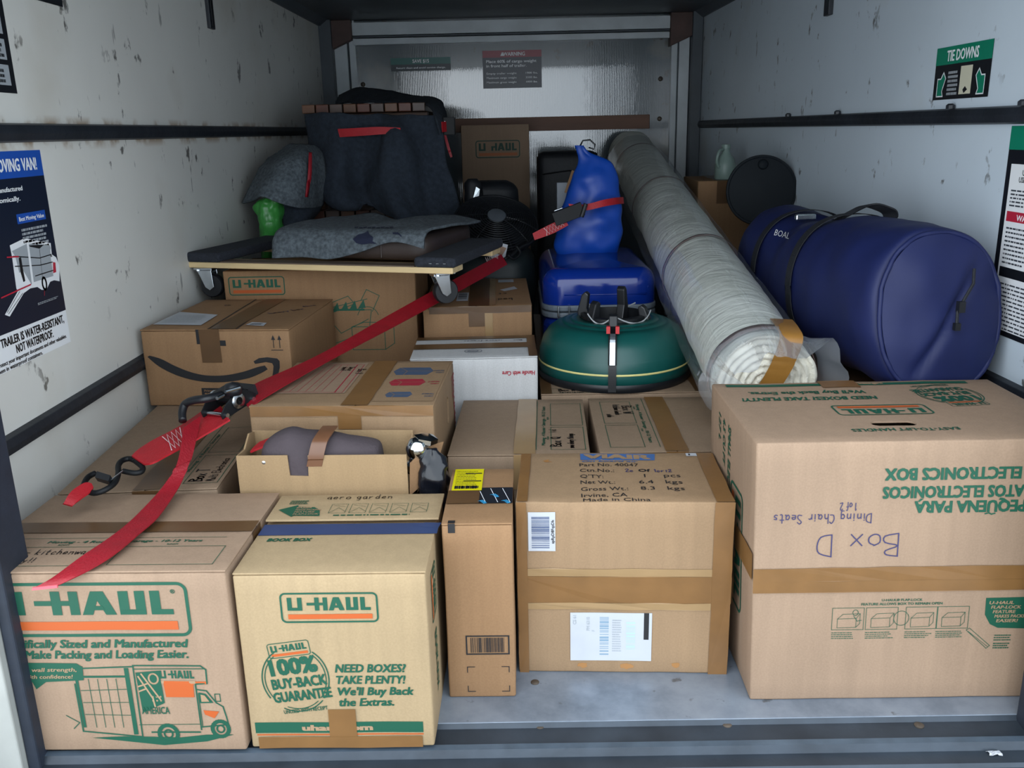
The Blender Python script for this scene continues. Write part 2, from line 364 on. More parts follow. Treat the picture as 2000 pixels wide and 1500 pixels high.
    def uhaul(s, u0, v0, w, h, rot=0, layer=0, broken=False, ring=None, ink=GREEN, bar=ORANGE, frame=True):
        """the framed mover's logo: six block letters over a bar"""
        f0 = s.face
        if rot: s.face = lambda u, v, o: f0(2 * u0 + w - u, 2 * v0 + h - v, o)
        t = ring or h * .055
        if frame: s.rrect_ring(u0, v0, u0 + w, v0 + h, h * .17, t, ink, layer)
        s.rect(u0 + w * .074, v0 + h * .125, u0 + w * .936, v0 + h * .285, bar, layer)
        X0, X1, Y0, Y1 = u0 + w * .074, u0 + w * .924, v0 + h * .41, v0 + h * .84
        def P(*pts): s.poly([(X0 + a * (X1 - X0), Y0 + b * (Y1 - Y0)) for a, b in pts], ink, layer)
        def Rr(a, b, c, d): P((a, b), (c, b), (c, d), (a, d))
        for a, c in ((0, .178), (.705, .85)):
            Rr(a, 0, c, .22); Rr(a, .22, a + .055, 1); Rr(c - .055, .22, c, 1)
        if not broken: Rr(.235, .4, .33, .6)
        Rr(.33, 0, .383, 1 if not broken else .6); Rr(.43, 0, .483, 1); Rr(.383, .4, .43, .6)
        P((.495, 0), (.553, 0), (.608, 1), (.555, 1)); P((.625, 0), (.685, 0), (.625, 1), (.608, 1), (.580, .72)); P((.5585, .2), (.6235, .2), (.612, .38), (.5695, .38))
        Rr(.878, 0, 1, .22); Rr(.878, .22, .933, 1)
        s.face = f0; return s
    def build(s, name, parent, label=None):
        o = s.mb.build(name, parent, fix=False)
        if label: o['label'] = label
        return o

# ------------------------------------------------------------------ trailer shell
XL, YB, ZC = -1.02, 3.725, 1.655
def xr(y): return 1.125 - .095 * y / YB            # right wall, bowed outwards a little towards the doors
JL, JR = -.857, .935                               # door jambs
m = MB(); m.box((XL - .05, 0, -.12), (1.2, YB + .05, 0), FLOOR); struct(m.build('floor', bevel=.002))
m = MB(); m.box((XL - .06, -.12, 0), (XL, YB + .06, ZC + .06), WALL_L); struct(m.build('wall_left'))
m = MB(); m.prism([(xr(-.12), -.12, 0), (xr(YB), YB + .06, 0), (1.25, YB + .06, 0), (1.25, -.12, 0)], (0, 0, 1), ZC + .06, WALL_R); struct(m.build('wall_right'))
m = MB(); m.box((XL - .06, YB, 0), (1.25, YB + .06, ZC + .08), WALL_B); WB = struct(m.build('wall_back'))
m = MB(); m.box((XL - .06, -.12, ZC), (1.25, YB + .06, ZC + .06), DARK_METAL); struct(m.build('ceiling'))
m = MB(); m.box((-2.2, -7, -.75), (2.4, -.3, -.7), noisy('bounce_concrete', 'A8A49C', .12, 8, .9)); struct(m.build('floor_outside'))  # unseen ground, added and kept pale to bounce daylight into the trailer
# sill: stepped steel profile across the doorway
prof = [(0, 0), (0, -.12), (-.6, -.16), (-.6, -.05), (-.2, -.034), (-.108, -.027), (-.104, -.02), (-.072, -.02), (-.066, -.006), (-.054, -.004), (-.048, -.013), (-.006, -.008)]
m = MB(); n = len(prof); vs = [(x, y, z - .001) for x in (-1.08, 1.2) for y, z in prof]
m.add(vs, [list(range(n))[::-1], list(range(n, 2 * n))] + [(i, (i + 1) % n, n + (i + 1) % n, n + i) for i in range(n)], SILL)
m.mats.append(SILL_EDGE)
for fi in (2 + 8, 2 + 9): m.m[fi] = 1
sill = struct(m.build('trim_1'))
bolt_dark = noisy('rusty_bolt', '5A5148', .3, 40, .5, .3, 90, .5)
for x, y in ((1055, 1418), (1420, 1415), (1795, 1416)):
    p = atZ(x, y, -.009); b = MB(); b.lathe([(.009, 0), (.009, .003), (.0065, .0045), (0, .0045)], bolt_dark, 16, Matrix.Translation((p.x, p.y, -.0115))); b.build('bolt', sill, smooth='auto')
for x, y in ((1045, 1333),):
    p = atZ(x, y, 0); b = MB(); b.lathe([(.0085, 0), (.0085, .0015), (.006, .003), (0, .0035)], bolt_dark, 18, Matrix.Translation((p.x, p.y, 0))); struct(b.build('trim_8', smooth='auto'))
# jambs with rubber seals, header
for nme, x0, x1, s0, s1 in (('trim_2', XL - .2, JL - .022, JL - .022, JL), ('trim_3', JR + .022, 1.4, JR, JR + .022)):
    m = MB(); m.box((x0, -.10, -.15), (x1, -.015, ZC + .15), FRAME_W); j = struct(m.build(nme, bevel=.003))
    m = MB(); m.box((s0, -.085, -.15), (s1, .0, ZC + .1), RUBBER); m.build('rubber_seal', j, bevel=.004)
m = MB(); m.box((XL - .1, -.10, ZC - .02), (1.3, .0, ZC + .2), FRAME_W); struct(m.build('trim_4', bevel=.003))
# side rub rails
def rail_l(z0, z1, nme):
    m = MB(); m.prism([(XL - .002, 0, z0), (XL + .016, 0, z0 + .004), (XL + .022, 0, (z0 + z1) / 2), (XL + .016, 0, z1 - .004), (XL - .002, 0, z1)], (0, 1, 0), YB - .12, RAIL)
    return struct(m.build(nme, bevel=.002))
def rail_r(z0, z1, nme):
    m = MB(); A = [(0.002, z0), (-.016, z0 + .004), (-.022, (z0 + z1) / 2), (-.016, z1 - .004), (.002, z1)]; k = 5
    vs = [(xr(0) + a, 0, z) for a, z in A] + [(xr(YB - .12) + a, YB - .12, z) for a, z in A]
    m.add(vs, [list(range(k))[::-1], list(range(k, 2 * k))] + [(i, (i + 1) % k, k + (i + 1) % k, k + i) for i in range(k)], RAIL)
    return struct(m.build(nme, bevel=.002))
rl = rail_l(1.066, 1.106, 'trim_5'); rail_l(.459, .499, 'trim_6'); rr = rail_r(1.058, 1.098, 'trim_7'); rail_r(.47, .51, 'trim_9')
for y in (.55, .86, 1.6, 2.1):
    b = MB(); b.lathe([(.011, 0), (.011, .008), (.006, .012), (0, .012)], RAIL, 8, Matrix.Translation((xr(y) - .012, y, 1.097))); b.build('bolt_head', rr, smooth='auto')
# slotted tie-down posts ending above the load
m = MB(); m.box((XL - .001, 1.80, 1.425), (XL + .012, 1.85, ZC), RAIL); m.box((XL + .012, 1.815, 1.43), (XL + .016, 1.835, ZC), BLACK_MET); struct(m.build('trim_10', bevel=.002))
m = MB(); m.box((xr(1.8) - .014, 1.74, 1.415), (xr(1.8) + .002, 1.79, ZC), RAIL); struct(m.build('trim_11', bevel=.002))
# front corner posts and header beam
WM = noisy('pale_post', 'B9C0C4', .12, 7, .35, .1, 30)
m = MB()
m.box((XL - .001, YB - .10, 0), (XL + .065, YB, ZC), DARK_METAL); m.box((XL + .065, YB - .035, 0), (XL + .135, YB, ZC), WM); m.box((XL + .137, YB - .03, 0), (XL + .141, YB, ZC), DARK_METAL); m.box((XL + .145, YB - .03, 0), (XL + .18, YB, ZC), WM)
struct(m.build('trim_12', bevel=.003))
m = MB(); X = xr(YB)
m.box((X - .055, YB - .10, 0), (X, YB, ZC), DARK_METAL); m.box((X - .115, YB - .035, 0), (X - .058, YB, ZC), WM); m.box((X - .155, YB - .03, 0), (X - .122, YB, ZC), WM); m.box((X - .122, YB - .028, 0), (X - .115, YB, ZC), DARK_METAL)
struct(m.build('trim_13', bevel=.003))
m = MB(); m.box((XL + .17, YB - .05, ZC - .078), (X - .15, YB, ZC - .012), WM); m.box((XL + .17, YB - .05, ZC - .09), (X - .15, YB, ZC - .08), DARK_METAL); m.box((XL + .17, YB - .04, ZC - .125), (X - .15, YB, ZC - .092), WM)
struct(m.build('trim_14', bevel=.003))
m = MB(); m.prism([(XL, 0, ZC), (XL, 0, ZC - .03), (XL + .012, 0, ZC - .03), (XL + .05, 0, ZC)], (0, 1, 0), YB, DARK_METAL); struct(m.build('trim_15'))
m = MB(); A = [(0, ZC), (0, ZC - .03), (-.012, ZC - .03), (-.05, ZC)]; vs = [(xr(0) + a, 0, z) for a, z in A] + [(xr(YB) + a, YB, z) for a, z in A]
m.add(vs, [(3, 2, 1, 0), (4, 5, 6, 7)] + [(i, (i + 1) % 4, 4 + (i + 1) % 4, 4 + i) for i in range(4)], DARK_METAL); struct(m.build('trim_16'))
rust = noisy('rusted_corner', '4A3530', .3, 10, .6, .2, 30)
for x0, x1, nme in ((XL + .01, XL + .17, 'trim_17'), (X - .17, X - .01, 'trim_18')):
    m = MB(); m.prism([(x0, YB - .075, ZC), (x1, YB - .075, ZC), (x1, YB - .075, ZC - .10), (x0, YB - .075, ZC - .17)], (0, 1, 0), .072, rust); struct(m.build(nme, bevel=.004))
wood_rail = noisy('brown_rail_wood', '6E4A36', .2, 4, .55, .15, 30, 0, (.3, 1, 4))
m = MB(); m.box((-.45, YB - .022, 1.062), (.765, YB + .001, 1.137), wood_rail); struct(m.build('trim_19', bevel=.002))
for x, y in [(732, 66), (808, 64), (884, 62), (961, 60), (1037, 60), (1113, 58), (1189, 57), (1265, 55), (704, 65), (704, 85), (709, 165), (1293, 55), (1292, 73), (1290, 154), (1288, 232)]:
    p = atY(x, y, YB); b = MB(); b.lathe([(.013, 0), (.013, .003), (.008, .007), (0, .0075)], bolt_dark, 14, Matrix.Translation((p.x, YB, p.z)) @ Matrix.Rotation(radians(90), 4, 'X')); b.build('bolt', WB, smooth='auto')

# ------------------------------------------------------------------ stickers on the walls
NAVY = flat('navy_print', '141C2E', .35); ROYAL = flat('royal_print', '1F4FA8', .35); STK_G = flat('green_print', '0E7A5E', .35); WHITE = flat('white_print', 'E6E8EA', .4); STK_R = flat('red_print', 'B3263C', .35); BLACK_P = flat('black_print', '14161B', .35); GREY_P = flat('grey_print', '9DA3A8', .4)
def sticker(name, label, face, size, base):
    """backing panel; the prints are its children"""
    o = Decal(face, .0008).rect(0, 0, size[0], size[1], base).build(name, None); tag(o, label, 'sticker'); return o
def leftface(y0, z0): return lambda u, v, o: Vector((XL + o, y0 + u, z0 + v))
def rightface(y1, z0): return lambda u, v, o: Vector((xr(y1 - u) - o, y1 - u, z0 + v))
def backface(x0, z0): return lambda u, v, o: Vector((x0 + u, YB - o, z0 + v))
# moving van poster on the left wall
F = leftface(.10, .62); st = sticker('poster', 'navy trailer poster on the left wall with a drawing of an open trailer', F, (.472, .43), WHITE)
D = Decal(F, .0012); D.rect(0, .075, .472, .376, NAVY).rect(0, .376, .472, .43, ROYAL); D.build('colour_panels', st)
D = Decal(F, .0016); D.text('MOVING VAN!', .447, .39, .026, WHITE, .168, align='r', bold=.03).text('manufactured', .375, .35, .010, WHITE, .10, align='r').text('economically.', .36, .33, .010, WHITE, .12, align='r')
D.rect(.335, .283, .45, .303, ROYAL).text('Best Moving Value', .343, .288, .009, WHITE, .1)
D.scribble(.345, .20, .46, .275, 9, GREY_P)
D.text('TRAILER IS WATER-RESISTANT,', .455, .05, .018, BLACK_P, .255, align='r', bold=.03).text('NOT WATERPROOF.', .40, .028, .018, BLACK_P, .15, align='r', bold=.03)
D.text('protect your important documents and other valuables.', .455, .014, .009, BLACK_P, .28, align='r', bold=.02).text('them in waterproof containers.', .345, .002, .009, BLACK_P, .175, align='r', bold=.02); D.build('lettering', st)
D = Decal(F, .0016); w = WHITE
def zp(*pts):                                      # outline of the drawing, measured on the poster
    out = []
    for x, y in pts: q = atX(x * .28, 280 + y * .28, XL); out.append((q.y - .10, q.z - .62))
    return out
D.poly(zp((62, 712), (165, 662), (348, 696), (356, 775), (385, 795), (408, 850), (410, 962), (372, 955), (345, 965), (318, 1022), (285, 1022), (255, 1002), (205, 1012), (160, 1045), (62, 1208), (28, 1196), (118, 1032), (108, 1012), (78, 795)), w)
D.poly(zp((76, 752), (180, 700), (342, 712), (348, 800), (366, 925), (230, 968), (212, 985), (150, 880), (128, 905), (100, 790)), GREY_P, 1)
D.poly(zp((188, 712), (300, 706), (268, 735), (205, 722)), BLACK_P, 2)
for a_, b_ in (((86, 788), (268, 800)), ((268, 800), (350, 775)), ((98, 858), (272, 850)), ((272, 850), (358, 828)), ((240, 925), (366, 885))): D.line(zp(a_, b_), .0022, BLACK_P, 2)
D.line(zp((268, 740), (290, 945)), .0012, BLACK_P, 2); D.poly(zp((176, 690), (190, 690), (232, 1004), (217, 1008)), w, 3)
D.poly(zp((122, 800), (138, 795), (150, 870), (168, 960), (155, 968), (135, 900)), BLACK_P, 3).poly(zp((138, 900), (150, 880), (212, 985), (140, 1000)), w, 2)
q = zp((302, 978))[0]; D.ring(q[0], q[1], .008, .013, .005, BLACK_P, 3, n=20); D.poly(zp((362, 828), (378, 832), (384, 898), (364, 905)), STK_R, 3)
D.line(zp((150, 1045), (52, 1190)), .0012, BLACK_P, 3).line(zp((128, 1035), (42, 1180)), .0012, BLACK_P, 3).line(zp((0, 1078), (205, 985)), .003, STK_R, 4).line(zp((40, 795), (118, 790)), .003, STK_R, 4).line(zp((302, 1030), (302, 1060)), .0016, STK_R, 3)
D.scribble(*zp((255, 1115))[0], *zp((410, 1078))[0], 2, GREY_P, 3, .5)
D.build('trailer_drawing', st)
F = leftface(.25, 1.165); st = sticker('wall_sticker', 'black trailer sticker high on the left wall at the picture edge', F, (.27, .22), BLACK_P)
D = Decal(F, .0012)
for k in range(4): D.rect(.19, .015 + k * .05, .252, .055 + k * .05, GREY_P).scribble(.195, .02 + k * .05, .245, .05 + k * .05, 3, BLACK_P, 1, seed=k)
D.build('picture_panels', st)
F = leftface(.47, 1.365); st = sticker('wall_sticker', 'dark strip sticker at the top of the left wall', F, (.31, .16), BLACK_P)
Decal(F, .0012).scribble(.1, .012, .29, .03, 2, GREY_P).build('lettering', st)
# right wall
F = rightface(.98, 1.12); st = sticker('wall_sticker', 'green and black TIE DOWNS sticker above the right rail', F, (.265, .125), BLACK_P)
D = Decal(F, .0012); D.rect(0, .083, .265, .125, STK_G); D.text('TIE DOWNS', .13, .091, .026, WHITE, .15, align='c', bold=.03)
D.rect(.13, .01, .185, .075, flat('cream_print', 'CFCBB4', .5)); D.scribble(.07, .01, .125, .07, 6, GREY_P)
for q, sgn in ((.02, 1), (.245, -1)):
    A = [(0, .008), (.032, .008), (.026, .02), (.04, .05), (.028, .065), (.016, .05), (0, .05)]
    A = [(q + sgn * a, b) for a, b in A]; D.poly(A, STK_G, 1).line(A, .003, WHITE, 2, True)
D.poly([(.155, .012), (.17, .02), (.158, .028), (.148, .02)], BLACK_P, 1); D.build('lettering', st)
F = rightface(.60, .60); st = sticker('instruction_sticker', 'tall trailer instruction sticker with green header on the right wall', F, (.5, .455), BLACK_P)
D = Decal(F, .0012); D.rect(0, .405, .5, .455, STK_G).rect(.018, .012, .235, .375, WHITE).rect(.245, .012, .48, .375, WHITE)
D.build('panels', st)
D = Decal(F, .0016); D.text('U-HAUL TRAILER', .125, .352, .012, BLACK_P, .12, align='c').text('USER INSTRUCTIONS', .125, .337, .012, BLACK_P, .14, align='c')
SOFT = flat('soft_black_print', '3C4149', .45)
D.scribble(.03, .285, .22, .325, 5, SOFT, 0, .42, 1).rect(.025, .252, .20, .274, STK_R).text('WARNING', .115, .256, .013, WHITE, .1, align='c', layer=1)
D.scribble(.03, .16, .14, .245, 9, SOFT, 0, .4, 2).rect(.025, .13, .2, .152, BLACK_P).scribble(.03, .015, .22, .122, 12, SOFT, 0, .38, 4).scribble(.255, .02, .46, .365, 36, SOFT, 0, .38, 6)
D.rect(.25, .225, .47, .24, BLACK_P, 1); D.build('lettering', st)
# back wall
F = backface(-.153, 1.293); st = sticker('warning_sticker', 'red topped cargo weight WARNING sticker on the far wall', F, (.323, .196), flat('charcoal_print', '2E3340', .35))
D = Decal(F, .0012); D.rect(0, .16, .323, .196, flat('maroon_print', '8C1F33', .35))
D.text('WARNING', .172, .168, .02, WHITE, .12, align='c', layer=1).poly([(.098, .168), (.118, .168), (.108, .189)], WHITE, 1)
D.text('Place 60% of cargo weight', .02, .133, .015, WHITE, .275).text('in front half of trailer.', .02, .11, .015, WHITE, .22)
for k, (a, b) in enumerate((('Empty trailer weight', '1900 lbs.'), ('Maximum cargo weight', '2500 lbs.'), ('Maximum gross weight', '4400 lbs.'))): D.text(a, .02, .073 - k * .023, .010, WHITE, .165).text(b, .3, .073 - k * .023, .010, WHITE, .065, align='r')
D.build('lettering', st)
F = backface(-.657, 1.394); st = sticker('wall_sticker', 'small teal and black SAVE $15 sticker on the far wall', F, (.329, .068), flat('black_teal_print', '10202A', .35))
D = Decal(F, .0012); D.rect(0, .034, .329, .068, flat('teal_print', '0B5F58', .35)).text('SAVE $15', .165, .042, .018, WHITE, .09, align='c', layer=1).text('Return clean and avoid service charge.', .165, .012, .009, WHITE, .27, align='c'); D.build('lettering', st)

# ------------------------------------------------------------------ cardboard boxes
def dentfn(p, dent, seed):
    h = noise.noise(Vector((p[0] * 7 + seed * 3.1, p[1] * 7, p[2] * 7))) * .75 + noise.noise(Vector((p[0] * 13, p[1] * 13 + seed, p[2] * 13))) * .25
    return dent * abs(h) * 1.6
def rbox(mb, lo, hi, mat, r=.004, step=.035, dent=.0016, seed=0, fmap=None):
    """slightly dented box with softened edges"""
    lo, hi = Vector(lo), Vector(hi); ax = []
    for i in range(3):
        L = hi[i] - lo[i]; rr = min(r, L * .3); k = max(1, round((L - 2 * rr) / step))
        ax.append([lo[i], lo[i] + rr] + [lo[i] + rr + (L - 2 * rr) * j / k for j in range(1, k)] + [hi[i] - rr, hi[i]])
    idx = {}; vs = []; fs = []; rv = Vector([min(r, (hi[i] - lo[i]) * .3) for i in range(3)])
    def V(p):
        k = (round(p[0], 6), round(p[1], 6), round(p[2], 6))
        if k not in idx:
            q = Vector(p); inn = Vector([min(max(q[i], lo[i] + rv[i]), hi[i] - rv[i]) for i in range(3)]); d = q - inn; dn = d.normalized() if d.length > 1e-9 else Vector((0, 0, 0))
            q = inn + Vector([dn[i] * rv[i] for i in range(3)])
            q -= dn * dentfn(p, dent, seed)
            if fmap: q = fmap(q)
            idx[k] = len(vs); vs.append(q)
        return idx[k]
    for a in range(3):
        b, c = (a + 1) % 3, (a + 2) % 3
        for e, side in ((0, lo[a]), (1, hi[a])):
            for i in range(len(ax[b]) - 1):
                for j in range(len(ax[c]) - 1):
                    q = []
                    for di, dj in ((0, 0), (1, 0), (1, 1), (0, 1)):
                        p = [0, 0, 0]; p[a] = side; p[b] = ax[b][i + di]; p[c] = ax[c][j + dj]; q.append(V(p))
                    q = q if e else q[::-1]
                    if len(set(q)) >= 3: fs.append(q)
    mb.add(vs, fs, mat)
class Carton:
    def __init__(s, label, x, y, a, w, d, h, mat, z0=0, flaps=None, lean=(0, 0), dent=.0016, seed=0, cat='box', name='cardboard_box', group=None, gap=.003):
        s.w, s.d, s.h, s.z0 = w, d, h, z0; H = h - z0
        s.root = thing(name, label, cat, (x, y, z0), a, group)
        s.map = lambda p: Vector((p[0] + lean[0] * p[2] / H, p[1] + lean[1] * p[2] / H, p[2]))
        hb = H - .004 if flaps else H
        m = MB(); rbox(m, (0, 0, 0), (w, d, hb), mat, seed=seed, dent=dent, fmap=s.map); s.body = m.build('box_body', s.root, smooth=True)
        if flaps:
            k, p = flaps; g = gap / 2
            for lo, hi in (((0, 0), (w, p - g)), ((0, p + g), (w, d))) if k == 'x' else (((0, 0), (p - g, d)), ((p + g, 0), (w, d))):
                m = MB(); rbox(m, (lo[0], lo[1], hb), (hi[0], hi[1], H), mat, r=.0016, seed=seed + 5, dent=.0005, fmap=s.map); m.build('flap', s.root, smooth=True)
        s.H = H
        z = z0
        dn = lambda x, y, zz: dentfn((x, y, zz), dent, seed)
        s.front = lambda u, v, o: s.map((u, dn(u, 0, v - z) - o, v - z)); s.top = (lambda u, v, o: s.map((u, v, H + o))) if flaps else (lambda u, v, o: s.map((u, v, H - dn(u, v, H) + o)))
        s.right = lambda u, v, o: s.map((w - dn(w, u, v - z) + o, u, v - z)); s.left = lambda u, v, o: s.map((dn(0, d - u, v - z) - o, d - u, v - z))
    def tape(s, pieces, mat=TAPE, name='packing_tape', label=None):
        for i, (f, u0, v0, u1, v1) in enumerate(pieces):
            D = Decal(getattr(s, f), .0017, .0003)
            n = max(1, round(max(abs(u1 - u0), abs(v1 - v0)) / .05)); R = random.Random(i * 7 + int(u0 * 1000))
            # slightly uneven edges
            if abs(u1 - u0) > abs(v1 - v0):
                pts = [(u0 + (u1 - u0) * k / n, v0 + R.uniform(-.001, .001)) for k in range(n + 1)] + [(u1 - (u1 - u0) * k / n, v1 + R.uniform(-.001, .001)) for k in range(n + 1)]
            else:
                pts = [(u1 + R.uniform(-.001, .001), v0 + (v1 - v0) * k / n) for k in range(n + 1)] + [(u0 + R.uniform(-.001, .001), v1 - (v1 - v0) * k / n) for k in range(n + 1)]
            D.poly(pts, mat, i % 3); D.build(name, s.root, label)
    def cut(s, c, half, axis):
        """hand hole cut into the body (rounded slot)"""
        cu = MB(); n = 10; P = []; mt = s.body.data.materials[0]
        L, r = half
        for k in range(n + 1): a = -pi / 2 + pi * k / n; P.append((L - r + r * cos(a), r * sin(a)))
        for k in range(n + 1): a = pi / 2 + pi * k / n; P.append((-L + r + r * cos(a), r * sin(a)))
        if axis == 'z': cu.prism([(c[0] + p, c[1] + q, c[2] - .22) for p, q in P], (0, 0, 1), .3, mt)
        else: cu.prism([(c[0] - .22, c[1] + q, c[2] + p) for p, q in P], (1, 0, 0), .3, mt)
        cv = MB()                                   # the hollow inside, so that the hole opens into darkness
        if axis == 'z': cv.box((c[0] - .16, c[1] - .075, c[2] - .3), (c[0] + .16, c[1] + .16, c[2] - .0042), mt)
        else: cv.box((c[0] - .14, c[1] - .15, c[2] - .2), (c[0] - .0042, c[1] + .10, c[2] + .06), mt)
        for k_ in (cv, cu):
            co = k_.build('cutter', s.root); b = s.body.modifiers.new('hole', 'BOOLEAN'); b.object = co; b.operation = 'DIFFERENCE'; b.solver = 'EXACT'
            dg = bpy.context.evaluated_depsgraph_get(); me = bpy.data.meshes.new_from_object(s.body.evaluated_get(dg)); s.body.modifiers.clear(); s.body.data = me
            bpy.data.objects.remove(co)
        e = s.body.modifiers.new('edge', 'EDGE_SPLIT'); e.split_angle = radians(50)

# --- box with the big logo, front left
B = Carton('large carton front left with big green logo and truck drawing, loose red webbing over it', -.956, -.0585, -.0186, .47, .335, .361, KR['rosy'], flaps=('x', .178), seed=1)
D = Decal(B.front); D.uhaul(.028, .235, .372, .105); D.text('®', .37, .318, .008, GREEN); D.build('logo_print', B.root)
D = Decal(B.front); D.text('Specifically Sized and Manufactured', .389, .2135, .0165, GREEN, .335, align='r', bold=.035, shear=.2); D.text('to Make Packing and Loading Easier.', .386, .192, .0165, GREEN, .315, align='r', bold=.035, shear=.2); D.build('lettering', B.root)
D = Decal(B.front); G = GREEN
D.poly([(.05, .185), (.185, .182), (.195, .175), (.193, .148), (.125, .145), (.105, .13), (.1, .145), (.05, .147)], G)
PA = flat('pale_card_lettering', '9C7F62', .7)
D.text('Bubble wall strength,', .183, .166, .008, PA, .125, align='r', shear=.2, layer=1).text('pack with confidence!', .175, .152, .008, PA, .115, align='r', shear=.2, layer=1)
# truck: rear doors, box side, cab
lw = .0016
D.line([(.176, .14), (.176, .042), (.283, .03), (.285, .175), (.195, .172)], lw * 1.6, G).line([(.285, .177), (.405, .176), (.414, .168), (.413, .14), (.392, .139), (.392, .045)], lw * 1.6, G).line([(.285, .17), (.41, .17)], lw, G)
D.rect(.268, .035, .276, .172, G).rect(.18, .153, .27, .157, G).rect(.178, .05, .183, .15, G)
for k in range(1, 4): D.line([(.185, .052 + k * .025), (.267, .048 + k * .027)], lw * .7, G)
for k in range(1, 5): D.line([(.185 + k * .0165, .05), (.185 + k * .0165, .15)], lw * .7, G)
D.rect(.3, .038, .39, .041, G).line([(.28, .055), (.39, .056)], lw * .7, G)
D.poly([(.288, .163), (.33, .166), (.332, .1), (.29, .08)], G).ring(.318, .15, .008, .01, .003, PA, 1).line([(.292, .155), (.312, .11), (.315, .085)], .003, PA, 1).line([(.298, .16), (.325, .108)], .003, PA, 1).line([(.29, .135), (.305, .14)], .003, PA, 1).line([(.29, .125), (.303, .13)], .003, PA, 1)
for k in range(6): D.ring(.312 + (k % 3) * .007, .105 + (k // 3) * .008, .0012, .0012, .0012, PA, 1, n=6)
D.text('AMERICA', .289, .078, .015, G, .05, bold=.02, layer=2)
D.uhaul(.325, .135, .072, .037, frame=False, bar=PA); D.poly([(.334, .145), (.413, .144), (.413, .139), (.388, .138), (.387, .112), (.336, .112)], ORANGE)
# cab
D.line([(.392, .128), (.41, .125), (.425, .1), (.436, .092), (.44, .07), (.442, .055), (.392, .05)], lw * 1.5, G).poly([(.396, .122), (.408, .119), (.42, .1), (.396, .1)], G).poly([(.399, .118), (.406, .116), (.413, .103), (.399, .103)], PA, 1).frame(.424, .103, .433, .118, lw, G).poly([(.4, .085), (.428, .082), (.418, .068), (.402, .076)], ORANGE).line([(.395, .05), (.395, .12)], lw, G)
for cx, cy, r in ((.331, .036, .0165), (.427, .046, .0145)): D.ring(cx, cy, r, r * 1.08, .007, G, 1, n=24).ring(cx, cy, r * .45, r * .5, .003, G, 1, n=18)
D.poly([(.19, .028), (.24, .022), (.32, .012), (.4, .02), (.45, .034), (.40, .034), (.35, .028), (.3, .03), (.25, .031)], G)
D.line([(.15, .075), (.172, .06), (.16, .048)], lw, G)
D.build('truck_picture', B.root)
D = Decal(B.top); D.text('Moving - 4 Room', .105, .108, .009, G, .12, shear=.2).text('Storage - 10-12 Years', .25, .11, .009, G, .14, shear=.2)
D.line([(.0, .128), (.43, .128)], .001, G).frame(.255, .022, .44, .092, .0012, G).line([(.02, .092), (.235, .092), (.235, .02), (.02, .02)], .0012, G).text('ROOM', .33, .098, .005, G).text('ROOM', .13, .098, .005, G)
D.build('label_print', B.root)
D = Decal(B.top); D.hand('Box 2 - kitchenware', .03, .064, .019, BLACK_INK, pen=.0016).hand('Heavy!!', .06, .034, .017, BLACK_INK, pen=.0016); D.build('handwriting', B.root)
B.tape([('top', .0, .15, .47, .195), ('right', .15, .30, .195, .361)], TAPE_DARK)

# --- book box
B = Carton('small carton with logo and buy-back circle, second from the left at the doorway', -.479, -.06, -.013, .333, .318, .346, KR['pale'], seed=2)
for nme, lo, hi in (('flap', (0, .002, .346), (.333, .192, .350)), ('flap', (.002, .198, .354), (.337, .318, .359))):
    m = MB(); rbox(m, lo, hi, KR['pale'], r=.0016, dent=.0008, seed=4); m.build(nme, B.root, smooth=True)
B.top = lambda u, v, o: Vector((u, v, (.3502 if v < .196 else .3592) + o))
D = Decal(B.front); D.uhaul(.078, .255, .170, .058); D.build('logo_print', B.root)
D = Decal(B.front); D.text('NEED BOXES?', .164, .1555, .0165, G, .125, bold=.035, shear=.2).text('TAKE PLENTY!', .165, .1325, .0165, G, .122, bold=.035, shear=.2).text("We'll Buy Back", .166, .109, .0165, G, .134, bold=.035, shear=.2).text('the Extras.', .1665, .0865, .0165, G, .097, bold=.035, shear=.2); D.build('lettering', B.root)
def circle_mark(D, cx, cy, k, f=1):
    """round guarantee mark about 12 cm wide at k = 1"""
    q = lambda x, y: (cx + x * k, cy + y * k)
    f0 = D.face
    D.ring(cx, cy, .0595 * k, .066 * k, .0022 * k, G, a0=-35, a1=55).ring(cx, cy, .0595 * k, .066 * k, .0022 * k, G, a0=125, a1=215).ring(cx, cy, .0545 * k, .0605 * k, .0018 * k, G, a0=-38, a1=50).ring(cx, cy, .0545 * k, .0605 * k, .0018 * k, G, a0=130, a1=218).ring(cx, cy, .0595 * k, .066 * k, .002 * k, G, a0=245, a1=318).ring(cx, cy, .0545 * k, .0605 * k, .0016 * k, G, a0=250, a1=312)
    a = radians(7)
    D.face = lambda u, v, o: f0(cx + (u - cx) * cos(a) - (v - cy) * sin(a), cy + (u - cx) * sin(a) + (v - cy) * cos(a), o)
    x, y = q(-.037, .046); D.uhaul(x, y, .075 * k, .03 * k, ring=.0014 * k)
    x, y = q(-.04, .012); D.text('100%', x, y, .033 * k, G, .082 * k, bold=.045)
    x, y = q(-.044, -.016); D.text('BUY-BACK', x, y, .021 * k, G, .098 * k, bold=.04)
    x, y = q(-.047, -.043); D.text('GUARANTEE', x, y, .021 * k, G, .105 * k, bold=.04)
    x, y = q(-.035, -.068); D.text('UNUSED-WITH RECEIPT', x, y, .008 * k, G, .08 * k)
    D.face = f0
D = Decal(B.front); circle_mark(D, .092, .142, 1.0); D.build('guarantee_mark', B.root)
D = Decal(B.front); D.rect(.010, .031, .314, .053, G).text('uhaul.com', .159, .036, .012, PA, .125, align='c', bold=.05, layer=1).rect(.012, .026, .314, .0285, ORANGE); D.build('green_band', B.root)
